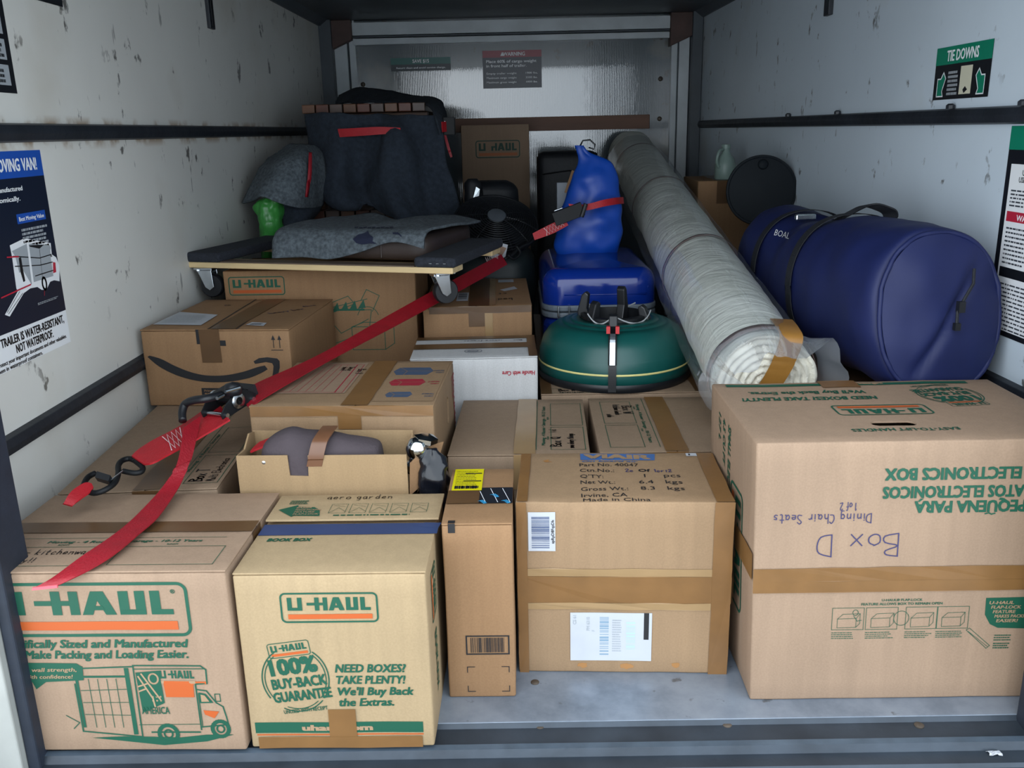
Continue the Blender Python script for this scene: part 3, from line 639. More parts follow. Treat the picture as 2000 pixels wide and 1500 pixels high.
B.tape([('front', .144, .02, .194, .08), ('front', .014, .0, .312, .024)], TAPE)
D = Decal(B.top); D.rect(.002, .147, .338, .194, BLUE_TAPE).poly([(.29, .18), (.338, .17), (.342, .193), (.31, .195)], BLUE_TAPE, 1); D.build('blue_tape', B.root, 'wide navy blue tape')
D = Decal(B.top); D.text('BOOK BOX', .026, .122, .0125, G, .082, bold=.04, shear=.2); D.build('top_lettering', B.root)
D = Decal(B.top); D.poly([(.016, .243), (.05, .265), (.052, .256), (.085, .254), (.098, .24), (.104, .212), (.052, .215), (.05, .209)], G)
for k in range(4): D.text(('EASIER', 'MAKES PACKING', 'FEATURE', 'FLAP-LOCK')[k], .05, .248 - k * .010, .006, PA, (.03, .05, .04, .05)[k], rot=0, shear=.2, layer=1)
for k in range(5): D.frame(.118 + k * .04, .225, .15 + k * .04, .268, .0008, G).line([(.118 + k * .04, .225), (.134 + k * .04, .25), (.15 + k * .04, .232)], .0008, G).line([(.122 + k * .04, .262), (.146 + k * .04, .255)], .0008, G)
D.scribble(.13, .212, .29, .22, 1, G).scribble(.03, .27, .07, .29, 3, G); D.build('flap_print', B.root)
D = Decal(B.top); D.hand('aero garden', .10, .293, .02, BLACK_INK, pen=.0016, cw=.85); D.build('handwriting', B.root)
f90 = lambda u, v, o: B.right(.06 + v, .31 - u, o)
D = Decal(f90); D.uhaul(0, 0, .10, .07); D.text('BOOK BOX', .13, .02, .03, G, .12, bold=.03); D.build('side_print', B.root)

# --- tall narrow box
B = Carton('tall narrow brown carton with a yellow label on top', -.130, .078, -.0085, .1315, .2726, .3725, KR['brown'], flaps=('x', .1), seed=3)
B.tape([('top', .002, .088, .064, .152)], TAPE_DARK)
D = Decal(B.top, .0014); D.rect(.059, .088, .131, .166, flat('black_tape', '1A1D24', .35))
for k in range(3): D.text('prime', .066 + k * .023, .1 + (k % 2) * .03, .012, flat('sky_ink', '3FA8D8', .5), .018, rot=-60, shear=.2, layer=1).line([(.062 + k * .024, .16), (.078 + k * .024, .092)], .0012, WHITE, 1)
D.build('black_tape', B.root, 'black printed tape')
D = Decal(B.top, .0018); D.rect(.007, .152, .068, .268, YELLOW); D.scribble(.012, .16, .062, .18, 1, BLACK_INK, 1, .8); D.bars(.012, .162, .062, .174, 26, BLACK_INK, 1); D.rect(.03, .24, .065, .245, BLACK_INK, 1).rect(.028, .198, .065, .203, BLACK_INK, 1).scribble(.012, .18, .06, .262, 9, BLACK_INK, 1, .25); D.build('yellow_label', B.root, 'bright yellow shipping label')
D = Decal(B.front); D.frame(.038, .0975, .1195, .1365, .0028, BLACK_INK).bars(.046, .101, .112, .133, 30, BLACK_INK); D.build('barcode_print', B.root); D = Decal(B.front)
for cu, cv, a, b in ((.038, .069, 1, -1), (.119, .069, -1, -1), (.038, .014, 1, 1), (.119, .014, -1, 1)): D.line([(cu + a * .014, cv), (cu, cv), (cu, cv + b * .012)], .0015, BLACK_INK)
D.build('corner_marks', B.root); D = Decal(B.front).rect(.012, .354, .025, .3725, BLACK_INK).on(B.top).rect(.012, .0, .025, .012, BLACK_INK); D.build('black_mark', B.root)

# --- compressor box
B = Carton('wide carton with black shipping text on top and two white labels', .0066, .1613, -.0458, .4234, .2742, .377, KR['plain'], seed=4, dent=.0026)
B.tape([('front', .003, .160, .4225, .218), ('front', .384, .0, .4215, .377), ('front', .002, .0, .022, .377), ('top', .386, .0, .4215, .262), ('top', .002, .0, .024, .264), ('right', .0, .16, .274, .218)], TAPE)
B.tape([('front', .02, .218, .384, .235), ('front', .02, .145, .384, .160)], CLEAR, label='clear packing tape')
D = Decal(B.top); D.poly([(.132, .226), (.292, .226), (.296, .264), (.132, .264)], BLUE_INK).text('VIAIR', .212, .233, .026, KR['plain'], .14, align='c', bold=.05, layer=1).text('On board air', .135, .214, .008, BLUE_INK, .12, shear=.2)
for v, t, w_ in ((.188, 'Part No. 40047', .125), (.156, 'Ctn.No.:', .072), (.123, "Q'TY:", .048), (.091, 'Net Wt.:', .07), (.057, 'Gross Wt.:', .094), (.026, 'Irvine, CA', .09), (-.002, '', 0)):
    if t: D.text(t, .129, v, .0185, BLACK_INK, w_, bold=.01)
D.text('Made in China', .132, .0045, .0155, BLACK_INK, .13, bold=.01)
for a, b, v in (('1', 'pcs', .126), ('6.4', 'kgs', .093), ('8.3', 'kgs', .06)): D.text(a, .262, v, .0185, BLACK_INK, align='c', bold=.01).text(b, .318, v, .0185, BLACK_INK, .034, align='c', bold=.01)
D.hand('62c', .215, .156, .016, PEN).text('Of', .252, .157, .016, BLACK_INK).hand('1cri2', .283, .156, .016, PEN); D.build('lettering', B.root)
D = Decal(B.front, .0016); D.rect(.0245, .2735, .0775, .356, PAPER).bars(.031, .28, .066, .348, 26, flat('barcode_blue', '3A4A6E', .5), 1, vertical=False).text('spRpD8FqzDk', .075, .29, .006, BLACK_INK, .05, rot=90, layer=1); D.build('barcode_label', B.root, 'white barcode label')
D = Decal(B.front, .0016); D.rect(.106, .029, .269, .138, PAPER).rect(.253, .078, .263, .138, BLACK_INK, 1)
D.bars(.165, .042, .183, .13, 20, flat('faint_ink', '7E96A8', .5), 1, vertical=False).bars(.218, .055, .236, .12, 16, flat('fainter_ink', 'A9C0C8', .5), 1, vertical=False, seed=8)
D.text('CS 61', .118, .112, .007, GREY_P, .02, rot=90, layer=1).text('PM 6310', .145, .098, .007, GREY_P, .03, rot=90, layer=1).text('F', .155, .096, .006, GREY_P, rot=90, layer=1).scribble(.19, .05, .21, .125, 14, GREY_P, 1, .5); D.build('shipping_label', B.root, 'white shipping label')
D = Decal(B.top, .0012); D.rect(.363, .248, .386, .265, PAPER).rect(.368, .252, .372, .26, BLACK_INK, 1); D.build('small_label', B.root)
stain = flat('brown_stain', '9C6E3E', .6)
for u, v, r in ((.13, .018, .010), (.22, .016, .012), (.32, .019, .009)):
    R = random.Random(int(u * 100)); D = Decal(B.front, .0005); D.poly([(u + r * (1 + R.uniform(-.3, .3)) * cos(2 * pi * k / 12), v + .6 * r * (1 + R.uniform(-.4, .4)) * sin(2 * pi * k / 12)) for k in range(12)], stain); D.build('stain', B.root)
D = Decal(B.top, .0005); D.poly([(.05, .225), (.064, .234), (.062, .222), (.072, .217), (.056, .216)], stain); D.build('stain', B.root)

# --- upside down electronics box
B = Carton('biggest front carton at the right, printed upside down, with handwriting Box D', .4526, .0546, -.005, .60, .385, .5275, KR['rosy'], lean=(-.0155, 0), seed=5)
B.cut((.265, .098, .5275), (.042, .0135), 'z')
D = Decal(B.front)
D.text('SMALL ELECTRONICS BOX', .231 + .328, .475, .023, G, .328, rot=180, bold=.04).text('APARATOS ELECTRONICOS', .229 + .312, .440, .023, G, .312, rot=180, bold=.04).text('CAJA PEQUENA PARA', .288 + .268, .411, .023, G, .268, rot=180, bold=.04)
D.poly([(.303, .4165), (.297, .4165), (.292, .4105), (.296, .4105)], G).line([(.432, .386), (.426, .3845), (.421, .387), (.415, .3855)], .0025, G); D.build('lettering', B.root)
D = Decal(B.front); D.hand('1 of 2', .184, .410, .014, PEN, rot=180, pen=.0015, cw=.6).hand('Dining Chair Seats', .212, .389, .018, PEN, rot=180, pen=.0017, cw=.82, jit=.02); D.build('handwriting', B.root); D = Decal(B.front); D.hand('Box D', .267, .348, .044, PEN, rot=180, pen=.0022, cw=1.0, jit=.02); D.build('handwriting', B.root)
B.tape([('front', -.0, .231, .6, .257), ('front', .0, .255, .6, .282), ('left', .25, .258, .385, .312), ('top', .228, .335, .308, .384)], TAPE)
D = Decal(B.front); D.text('U-HAUL® FLAP-LOCK', .278, .211, .005, G, .075, align='c').text('FEATURE ALLOWS BOX TO REMAIN OPEN', .278, .203, .0052, G, .15, align='c')
for k, u in enumerate((.15, .213, .287, .345)):
    D.frame(u, .152, u + .059, .198, .0009, G); D.line([(u + .01, .156), (u + .01, .175), (u + .045, .176), (u + .045, .157), (u + .01, .156)], .0008, G).line([(u + .01, .175), (u + .02, .185), (u + .052, .186), (u + .045, .176)], .0008, G).line([(u + .052, .186), (u + .052, .165), (u + .045, .157)], .0008, G)
    D.scribble(u, .133, u + .055, .149, 4, G, 0, .35, seed=k)
D.ring(.279, .175, .014, .015, .001, G); D.ring(.193, .188, .005, .006, .001, G, n=16).line([(.19, .181), (.197, .17), (.205, .172)], .001, G); D.build('flap_pictures', B.root)
D = Decal(B.front); D.poly([(.433, .215), (.52, .216), (.52, .152), (.512, .138), (.51, .15), (.46, .152), (.445, .16), (.434, .18)], G)
for k, (t, w_) in enumerate((('U-HAUL', .045), ('FLAP-LOCK', .055), ('FEATURE', .042), ('MAKES PACKING', .068), ('EASIER!', .04))): D.text(t, .44 + (.004 * k), .202 - .0095 * k, .0068, PA, w_, shear=.15, bold=.03, layer=1)
D.line([(.402, .148), (.443, .108), (.449, .114), (.408, .152)], .001, G, closed=True).line([(.406, .145), (.445, .112)], .0008, G); D.scribble(.455, .125, .49, .14, 3, G, 0, .4).scribble(.455, .108, .49, .122, 3, G, 0, .5, 9); D.build('speech_print', B.root)
D = Decal(B.top); D.rect(.026, .353, .542, .369, G).text('uhaul.com', .362, .3665, .011, PA, .128, rot=180, bold=.05, layer=1)
D.text('NEED BOXES? TAKE PLENTY!', .312, .27, .022, G, .275, rot=180, bold=.035, shear=.2).text("We'll Buy Back the Extras.", .302, .312, .022, G, .24, rot=180, bold=.03, shear=.2)
D.uhaul(.198, .148, .185, .062, rot=180)
D.text('EASY-TO-LIFT HANDLES', .385, .068, .015, G, .195, rot=180, bold=.02)
f0 = B.top; D.face = lambda u, v, o: f0(.93 - u, .546 - v, o); circle_mark(D, .465, .273, 1.05); D.face = f0
D.build('top_print', B.root)
fl = lambda a, b, o: B.left(.2 + b, .388 - a, o)
D = Decal(fl); D.uhaul(0, .0, .255, .10); D.build('side_logo', B.root)
fl2 = lambda a, b, o: B.left(b, .49 - a, o)
D = Decal(fl2); D.text('SMALL ELECTRONICS', 0, .17, .022, G, .22, bold=.03, shear=.2).text('4.5 CU FT', 0, .125, .02, G, .1, bold=.03, shear=.2).text('127 L', .0, .085, .02, G, .06, shear=.2)
D.poly([(.13, .02), (.15, .05), (.23, .05), (.25, .02), (.2, -.0)], G); D.build('side_lettering', B.root)

# --- two boxes lying behind the compressor box
def label_pair(D, ox, sg, hand, d0, seed):
    """room label printed on a flap; sg = +1 when the text column lies at the left"""
    X = lambda a: ox + sg * a
    def fr(a, b, c, d): D.frame(min(X(a), X(c)), b, max(X(a), X(c)), d, .0014, G)
    D.line([(X(0), .03), (X(0), .41)], .0014, G); fr(.035, .03, .115, .19); fr(.035, .205, .115, .385)
    D.text('Moving - 4 Room • Storage - 10-12 Years', X(.021) + (0 if sg > 0 else -.0), .06 if sg > 0 else .36, .009, G, .3, rot=90 if sg > 0 else -90); D.text('ROOM', X(.03), .1 if sg > 0 else .34, .005, G, rot=90 * sg); D.text('ROOM', X(.03), .25 if sg > 0 else .16, .005, G, rot=90 * sg)
B = Carton('carton lying behind the front cartons with handwriting Box Q on top', -.150, .485, -.031, .328, .429, .355, KR['dusty'], flaps=('y', .177), seed=6)
D = Decal(B.top); label_pair(D, .204, 1, '', 0, 1); D.build('label_print', B.root)
D = Decal(B.top); D.hand('Box Q', .262, .05, .024, BLACK_INK, rot=90, pen=.003, cw=.8).hand('new sharp things', .292, .04, .014, BLACK_INK, rot=90, pen=.0024, cw=.65).hand('lid', .252, .15, .018, BLACK_INK, rot=90, pen=.0016); D.build('handwriting', B.root)
B.tape([('top', .152, .0, .202, .428), ('front', .152, .27, .202, .355)], CLEAR, label='clear packing tape')
B = Carton('carton lying behind the front cartons with handwriting Box W on top', .200, .485, -.016, .355, .424, .355, KR['dusty'], flaps=('y', .178), seed=7)
D = Decal(B.top); label_pair(D, .143, -1, '', 0, 2); D.build('label_print', B.root)
D = Decal(B.top); D.hand('Box W', .085, .35, .024, BLACK_INK, rot=-90, pen=.003, cw=.8).hand('kitchen bowls', .062, .36, .016, BLACK_INK, rot=-90, pen=.0024, cw=.62).hand('side', .04, .28, .016, BLACK_INK, rot=-90, pen=.0024, cw=.62); D.build('handwriting', B.root)
B.tape([('top', .152, .0, .204, .424), ('front', .152, .27, .204, .355)], TAPE)

# --- box with the red printed form
B = Carton('carton with a red printed form and hexagon blocks on its taped top', -.586, .457, -.043, .415, .391, .49, KR['plain'], flaps=('y', .24), seed=8)
B.cut((.415, .245, .40), (.035, .015), 'x')
B.tape([('top', .208, .0, .268, .39), ('front', .003, .466, .414, .49), ('front', .2, .436, .252, .467)], TAPE)
D = Decal(B.top); D.rect(.012, .095, .195, .372, KR['rosy']); r_ = RED_INK
D.line([(.018, .11), (.188, .10), (.188, .352), (.05, .356)], .0016, r_, 1, True)
for k in range(6): D.line([(.042 + k * .019, .112), (.06 + k * .017, .354)], .0012, r_, 1)
D.line([(.17, .104), (.17, .353)], .003, r_, 1); D.hand('Box H', .183, .31, .018, BLACK_INK, rot=-90, pen=.0022, layer=2).hand('Decor', .155, .33, .014, BLACK_INK, rot=-90, pen=.0022, layer=2).hand('shelf', .138, .33, .014, BLACK_INK, rot=-90, pen=.0022, layer=2); D.build('red_form', B.root)
D = Decal(B.top); D.rect(.272, .03, .41, .37, KR['plain'])
for (x0, x1, y0, y1), mat in (((.276, .378, .25, .32), SLATE_INK), ((.283, .372, .155, .212), RED_INK), ((.292, .356, .06, .102), SLATE_INK)):
    yc = (y0 + y1) / 2; q = (x1 - x0)
    D.poly([(x0, yc), (x0 + q * .12, y1), (x1 - q * .13, y1), (x1, yc), (x1 - q * .13, y0), (x0 + q * .12, y0)], mat, 1).line([(x0, yc - .002), (x0 + q * .35, yc), (x1, yc)], .0015, KR['plain'], 2).line([(x0 + q * .12, y1), (x0 + q * .35, yc), (x0 + q * .3, y0)], .0015, KR['plain'], 2)
    D.text('THIS SIDE UP', .405, yc + .008, .010, mat, .028, rot=180, layer=1).text('CARGO', .405, yc - .01, .010, mat, .02, rot=180, layer=1)
D.build('block_print', B.root)
fr_ = lambda a, b, o: B.right(.385 - b, .46 - a, o)
D = Decal(fr_); D.text('MOVING', .0, .0, .022, RED_INK, .14, bold=.03).text('BOX', .0, .03, .018, RED_INK, .06, bold=.02); D.build('side_lettering', B.root)

# --- white box
WHITEBOX = kraft('white_card', 'FFFFFF', .02)
B = Carton('white carton printed Handle with Care upside down', -.282, .932, .021, .352, .254, .47, WHITEBOX, flaps=('x', .13), seed=9)
B.tape([('top', .0, .105, .352, .165), ('top', .0, .22, .352, .254), ('top', .328, .0, .352, .254), ('right', .105, .40, .165, .47)], TAPE_DARK)
D = Decal(B.front); D.text('Handle with Care', .344, .429, .0125, RED_INK, .09, rot=180, bold=.03, shear=.15); D.build('lettering', B.root)
D = Decal(B.top); D.ring(.173, .075, .024, .022, .0016, SLATE_INK).ring(.173, .075, .014, .012, .0014, SLATE_INK).scribble(.155, .067, .19, .083, 3, SLATE_INK, 0, .4); D.build('stamp_print', B.root)
D = Decal(B.top); D.hand('Box Y Picture frames', .315, .205, .013, PEN, rot=180, pen=.0014, cw=.95); D.build('handwriting', B.root)

# --- taped box behind the white one
B = Carton('brown carton with a taped top behind the white carton', -.276, 1.26, .023, .337, .52, .55, KR['brown'], flaps=('y', .165), seed=10)
B.tape([('front', .02, .528, .335, .55), ('front', .141, .486, .191, .53), ('top', .141, .0, .205, .52)], TAPE_DARK); B.tape([('front', .191, .43, .215, .528), ('top', .205, .0, .225, .52)], CLEAR, label='clear packing tape')
D = Decal(B.top); D.rect(.10, .09, .137, .24, PAPER).bars(.104, .12, .132, .22, 16, BLACK_INK, 1, vertical=False); D.build('shipping_label', B.root); D = Decal(B.top); D.poly([(.24, .28), (.29, .34), (.30, .29), (.255, .25)], PAPER); D.build('paper_remnant', B.root); D = Decal(B.top); D.rect(.235, .43, .29, .49, PAPER).scribble(.24, .435, .285, .485, 4, GREY_P, 1); D.build('shipping_label', B.root)
D = Decal(B.top); D.hand('Oct', .28, .22, .03, BLACK_INK, rot=180, pen=.003).hand('bed', .28, .12, .03, BLACK_INK, rot=180, pen=.003); D.build('handwriting', B.root)

# --- smile box and the flat box it stands on
T_top = .36
B = Carton('brown carton with a big black curved smile arrow', -1.0, .9, -.074, .41, .435, .575, KR['brown'], z0=T_top, flaps=('y', .215), seed=11)
D = Decal(B.front); BK = BLACK_INK
lo_ = [(.012, .500), (.04, .474), (.085, .449), (.14, .433), (.19, .4285), (.24, .431), (.29, .441), (.325, .455), (.343, .465)]; up_ = [(.336, .4755), (.315, .471), (.27, .457), (.22, .448), (.17, .448), (.13, .4565), (.085, .475), (.05, .494), (.018, .5035)]
lo_ = cr([Vector((a, b, 0)) for a, b in lo_], 4); up_ = cr([Vector((a, b, 0)) for a, b in up_], 4)
k = len(lo_); D.raw([(p.x, p.y) for p in lo_] + [(p.x, p.y) for p in up_[::-1]], [(i, i + 1, k + i + 1, k + i) for i in range(k - 1)], BK)
hook = [(.306, .487), (.322, .496), (.345, .4985), (.372, .495), (.378, .488), (.377, .47), (.371, .452), (.362, .441), (.353, .443), (.357, .458), (.360, .474), (.357, .482), (.340, .485), (.322, .482), (.310, .480)]
D.poly(hook, BK)
for u in (.366, .383): D.rect(u - .001, .524, u + .001, .549, BK).poly([(u - .0055, .546), (u + .0055, .546), (u, .559)], BK)
D.rect(.358, .517, .391, .519, BK).rect(.152, .392, .262, .412, BK).text('Prime Video', .16, .402, .006, KR['brown'], .05, layer=1).scribble(.16, .395, .25, .4, 1, KR['brown'], 1, .6); D.build('smile_print', B.root)
B.tape([('top', .195, .0, .262, .43), ('front', .164, .484, .219, .575)], TAPE_DARK)
D = Decal(B.top, .0012); D.line([(.19, .0), (.165, .43)], .004, BLACK_INK).line([(.268, .0), (.235, .43)], .004, BLACK_INK).on(B.front).rect(.155, .535, .166, .575, BLACK_INK).rect(.219, .53, .235, .545, BLACK_INK); D.build('black_tape', B.root)
D = Decal(B.top, .0014); D.poly([(.008, .06), (.15, .048), (.14, .19), (.006, .235)], PAPER); D.scribble(.02, .08, .13, .19, 6, GREY_P, 1, .6); D.build('shipping_label', B.root, 'white shipping label'); D = Decal(B.top, .0014); D.poly([(.275, .05), (.33, .035), (.325, .075), (.28, .085)], PAPER).scribble(.285, .05, .32, .07, 3, BLACK_INK, 1); D.build('small_label', B.root)
D = Decal(B.top); D.hand('CoA', .1, .33, .02, PEN).hand('heavy box', .29, .2, .022, PEN, rot=40).hand('this', .36, .3, .02, PEN, rot=40); D.build('handwriting', B.root)
B = Carton('low carton against the left wall with handwriting Box T on top', -.95, .285, .05, .33, .9, T_top, KR['dusty'], flaps=('y', .18), seed=12)
B.tape([('top', .155, .0, .21, .9), ('front', .155, .28, .21, .36)], TAPE_DARK)
D = Decal(B.top); D.line([(.233, .03), (.233, .55)], .0014, G).frame(.25, .03, .322, .2, .0014, G).frame(.25, .22, .322, .4, .0014, G).text('Moving - 4 Room • Storage', .244, .1, .008, G, .25, rot=90); D.build('label_print', B.root)
D = Decal(B.top); D.hand('Box T', .285, .04, .026, BLACK_INK, rot=90, pen=.0035, cw=.8).hand('Multi Electronics', .312, .04, .017, BLACK_INK, rot=90, pen=.002, cw=.7); D.build('handwriting', B.root)

# --- large box under the dolly
B = Carton('large carton under the furniture dolly with logo and open-box drawing', -.915, 1.36, -.03, .612, .3, .66, KR['brown'], seed=13)
D = Decal(B.front); D.uhaul(.016, .582, .18, .060); D.build('logo_print', B.root)
fb = B.front; D = Decal(lambda u, v, o: fb(u - .015, v, o)); lw = .0022
D.line([(.33, .545), (.41, .575), (.43, .55), (.35, .52)], lw, G, closed=True).line([(.36, .54), (.47, .565)], lw, G).line([(.45, .56), (.47, .595), (.51, .575), (.485, .525)], lw, G).line([(.348, .53), (.352, .42), (.47, .46), (.482, .53), (.348, .53)], lw, G).line([(.352, .49), (.38, .455), (.47, .50)], lw, G)
for k in range(4): D.poly([(.355 + k * .028, .525 + k * .003), (.38 + k * .028, .528 + k * .003), (.375 + k * .028, .555 + k * .003)], G)
D.rect(.352, .528, .46, .534, G, 1).line([(.415, .475), (.52, .475), (.52, .40), (.415, .40)], lw, G, closed=True).line([(.415, .475), (.455, .49), (.55, .488), (.52, .475)], lw, G).line([(.55, .488), (.55, .42), (.52, .40)], lw, G).ring(.47, .5, .035, .04, .002, G, a0=20, a1=160); D.build('box_drawing', B.root)

# --- box under the tree stand, box under the duffel, boxes at the back
B = Carton('carton under the green tree stand and blue suitcase', .078, .94, -.0, .49, 1.12, .36, KR['dusty'], flaps=('y', .25), seed=14)
D = Decal(B.top); D.frame(.03, .008, .2, .05, .0014, G); D.build('label_print', B.root)
D = Decal(B.top); D.hand('Box R', .05, .026, .018, BLACK_INK, pen=.003).hand('Television', .05, .006, .014, BLACK_INK, pen=.002); D.build('handwriting', B.root)
B.tape([('top', .0, .0, .03, 1.1), ('top', .43, .0, .46, 1.1)], TAPE_DARK)
B = Carton('carton underneath the navy duffel bag', .737, .5, .0, .31, 1.15, .415, KR['dark'], seed=15)
B = Carton('carton against the far wall with a small logo, standing upright', -.268, 3.42, .0, .36, .27, 1.10, KR['rosy'], seed=16)
D = Decal(B.front); D.uhaul(.075, .93, .235, .09, broken=True, ink=flat('worn_green_ink', '2C4A3F', .7), bar=flat('worn_orange_ink', 'B26A44', .7)); D.build('logo_print', B.root)
B = Carton('brown carton by the right wall beside the round lid', .79, 2.42, -.03, .23, .4, .845, KR['brown'], seed=17)
B.tape([('top', .08, .0, .14, .4), ('front', .08, .75, .14, .845)], TAPE_DARK)

# ------------------------------------------------------------------ loft helper for soft bodies
def loft(mb, rings, mat, n=40, e=2.0, amp=0, fs=10, seed=0, cap=True, sub=1):
    """rings of (centre, half-axis a, half-axis b) joined into one skin; e = squareness"""
    C = cr([Vector(r[0]) for r in rings], sub); A = cr([Vector(r[1]) for r in rings], sub); Bv = cr([Vector(r[2]) for r in rings], sub)
    vs = []; fs_ = []; m = len(C)
    for i in range(m):
        for k in range(n):
            a = 2 * pi * k / n; ca, sa = cos(a), sin(a)
            x = math.copysign(abs(ca) ** (2 / e), ca); y = math.copysign(abs(sa) ** (2 / e), sa)
            d = A[i] * x + Bv[i] * y; p = C[i] + d
            if amp:
                q = p * fs + Vector((seed, 0, 0)); h = noise.noise(q) + .5 * noise.noise(q * 2.1); p = p + d.normalized() * h * amp
            vs.append(p)
    for i in range(m - 1):
        for k in range(n): fs_.append((i * n + k, i * n + (k + 1) % n, (i + 1) * n + (k + 1) % n, (i + 1) * n + k))
    if cap: fs_ += [list(range(n))[::-1], [(m - 1) * n + k for k in range(n)]]
    mb.add(vs, fs_, mat)
from mathutils.bvhtree import BVHTree
def surf(o):
    """lookup of points on a finished object (world space), for prints that follow a curved surface"""
    dg = bpy.context.evaluated_depsgraph_get(); dg.update(); e = o.evaluated_get(dg); me = e.to_mesh(); M = o.matrix_world
    t = BVHTree.FromPolygons([M @ v.co for v in me.vertices], [list(p.vertices) for p in me.polygons]); e.to_mesh_clear()
    def hit(x, y, off=.002):
        d = ray(x, y).normalized(); p, nn, i, dist = t.ray_cast(CAM, d)
        if p is None: return None
        if nn.dot(d) > 0: nn = -nn
        return p + nn * off
    return hit
bpy.context.view_layer.update()
RED_WEB = noisy('red_webbing', '8E0C1C', .12, 30, .55, .35, 220, 0, (1, 1, 1)); RED_WEB2 = noisy('bright_red_webbing', 'A81420', .1, 30, .55, .35, 220)
THREAD = flat('white_thread', 'D8C4C4', .7)

# ------------------------------------------------------------------ furniture dolly
PLY = noisy('plywood_edge', 'D9BE8E', .12, 5, .6, .1, 40, 0, (1, 8, 8)); PLYTOP = noisy('dark_board', '5B4C40', .15, 5, .6); CARPET = noisy('charcoal_carpet', '262A33', .35, 120, .95, .8, 260)
ZP = .690
da, db_ = atZ(363, 512, ZP), atZ(884, 524, ZP)
ang = math.atan2(db_.y - da.y, db_.x - da.x); LN = (db_ - da).length
dl = thing('furniture_dolly', 'wooden furniture dolly with carpeted end pads and black casters on the large carton', 'dolly', (da.x, da.y, .575), ang)
zb, zt = .0975, .1155
m = MB(); m.box((0, 0, zb), (LN, .09, zt), PLY); m.build('front_board', dl, bevel=.003)
m = MB(); m.box((0, .38, zb), (LN, .47, zt), PLY); m.build('rear_board', dl, bevel=.003)
for x0 in (.0, LN - .115):
    m = MB(); m.box((x0 - .004, -.006, zt), (x0 + .125, .476, zt + .03), CARPET); m.build('carpet_pad', dl, bevel=.010, bseg=3)
m = MB(); m.box((.125, .002, zt), (LN - .12, .06, zt + .0035), PLYTOP); m.build('deck_strip', dl)
stp = MB()
for k in range(3): stp.box((LN - .07 + k * .022, -.0075, zt + .012), (LN - .062 + k * .022, -.0055, zt + .0135), STEEL)
stp.build('staple', dl)
def caster(cx, cy, rot=0):
    c = thing('caster', None, None); c.parent = dl; c.location = (cx, cy, 0); c.rotation_euler = (0, 0, rot)
    m = MB(); m.box((-.04, -.03, zb - .004), (.04, .03, zb), STEEL); m.build('mounting_plate', c)
    M = Matrix.Translation((0, .01, .0375)) @ Matrix.Rotation(radians(90), 4, 'Y')
    m = MB(); m.lathe([(.014, -.014), (.034, -.014), (.0375, -.009), (.0375, .009), (.034, .014), (.014, .014)], BLACK_PL, 32, M); m.build('wheel', c, smooth='auto')
    m = MB(); m.lathe([(0, -.021), (.008, -.021), (.008, .021), (0, .021)], STEEL, 12, M); m.build('axle', c, smooth='auto')
    m = MB()
    for sx in (-1, 1): m.prism([(sx * .019, -.03, zb - .005), (sx * .019, .018, zb - .005), (sx * .019, .022, .034), (sx * .019, .008, .024), (sx * .019, -.006, .034)], (sx, 0, 0), .003, STEEL)
    m.box((-.022, -.03, zb - .012), (.022, .02, zb - .004), STEEL); m.build('fork', c, bevel=.001)
    for sx in (-.032, .032):
        m = MB(); m.lathe([(.006, zb - .009), (.006, zb - .004), (0, zb - .004)], STEEL, 6, Matrix.Translation((sx, -.02, 0))); m.build('bolt', c)
caster(.055, .034, radians(-80)); caster(LN - .055, .05, radians(-50))

# ------------------------------------------------------------------ tree stand
SG = noisy('dark_green_plastic', '0C4C48', .08, 6, .38, .05, 60); GOLD = flat('yellow_line', 'D6CC86', .4)
cx, cy, cz = .302, 1.152, .3602
KZ, KX = 1.42, 1.05
ts = thing('tree_stand', 'round dark green tree stand with black clamps and a yellow stripe', 'tree stand', (cx, cy, cz + .0006))
ts.scale = (KX, KX, KZ)
m = MB(); m.lathe([(.0, .0), (.212, .0), (.216, .006), (.216, .012), (.214, .016)], BLACK_PL, 72); m.build('base_rim', ts, smooth='auto')
m = MB(); m.lathe([(.2125, .014), (.2135, .03), (.2125, .036), (.2125, .037), (.211, .058), (.2095, .060), (.2085, .062), (.2, .083), (.186, .098), (.168, .108), (.15, .114), (.147, .1125), (.144, .115), (.127, .118), (.124, .1165), (.121, .119), (.098, .122), (.096, .10), (.07, .09), (0, .09)], SG, 80); m.build('bowl_cover', ts, smooth=True)
m = MB(); pts = []
m.lathe([(.2126, .0335), (.2142, .035), (.2142, .0368), (.2126, .038)], GOLD, 80); m.build('stripe', ts, smooth=True)
m = MB(); m.lathe([(.094, .09), (.094, .128), (.084, .13), (.082, .09)], BLACK_PL, 48); m.build('clamp_ring', ts, smooth='auto')
ca0 = radians(-97)
fwd = Vector((cos(ca0), sin(ca0), 0)); sid = Vector((-sin(ca0), cos(ca0), 0))
m = MB(); PP = [fwd * .2165 + Vector((0, 0, .004)), fwd * .2155 + Vector((0, 0, .036)), fwd * .2115 + Vector((0, 0, .062)), fwd * .202 + Vector((0, 0, .086)), fwd * .186 + Vector((0, 0, .1015)), fwd * .15 + Vector((0, 0, .1165)), fwd * .1 + Vector((0, 0, .124))]
m.ribbon([p + sid * .0105 for p in PP], [p - sid * .0105 for p in PP], .0035, BLACK_PL, 4); m.build('strap_channel', ts)
m = MB(); Q = [fwd * .2175 + Vector((0, 0, .058)), fwd * .212 + Vector((0, 0, .078)), fwd * .202 + Vector((0, 0, .098)), fwd * .188 + Vector((0, 0, .112))]
m.ribbon([p + sid * .007 for p in Q], [p - sid * .007 for p in Q], .006, STEEL, 4)
for t_ in (-.009, .009): m.tube([p + sid * t_ for p in cr(Q, 4)], .0022, BLACK_MET, 6)
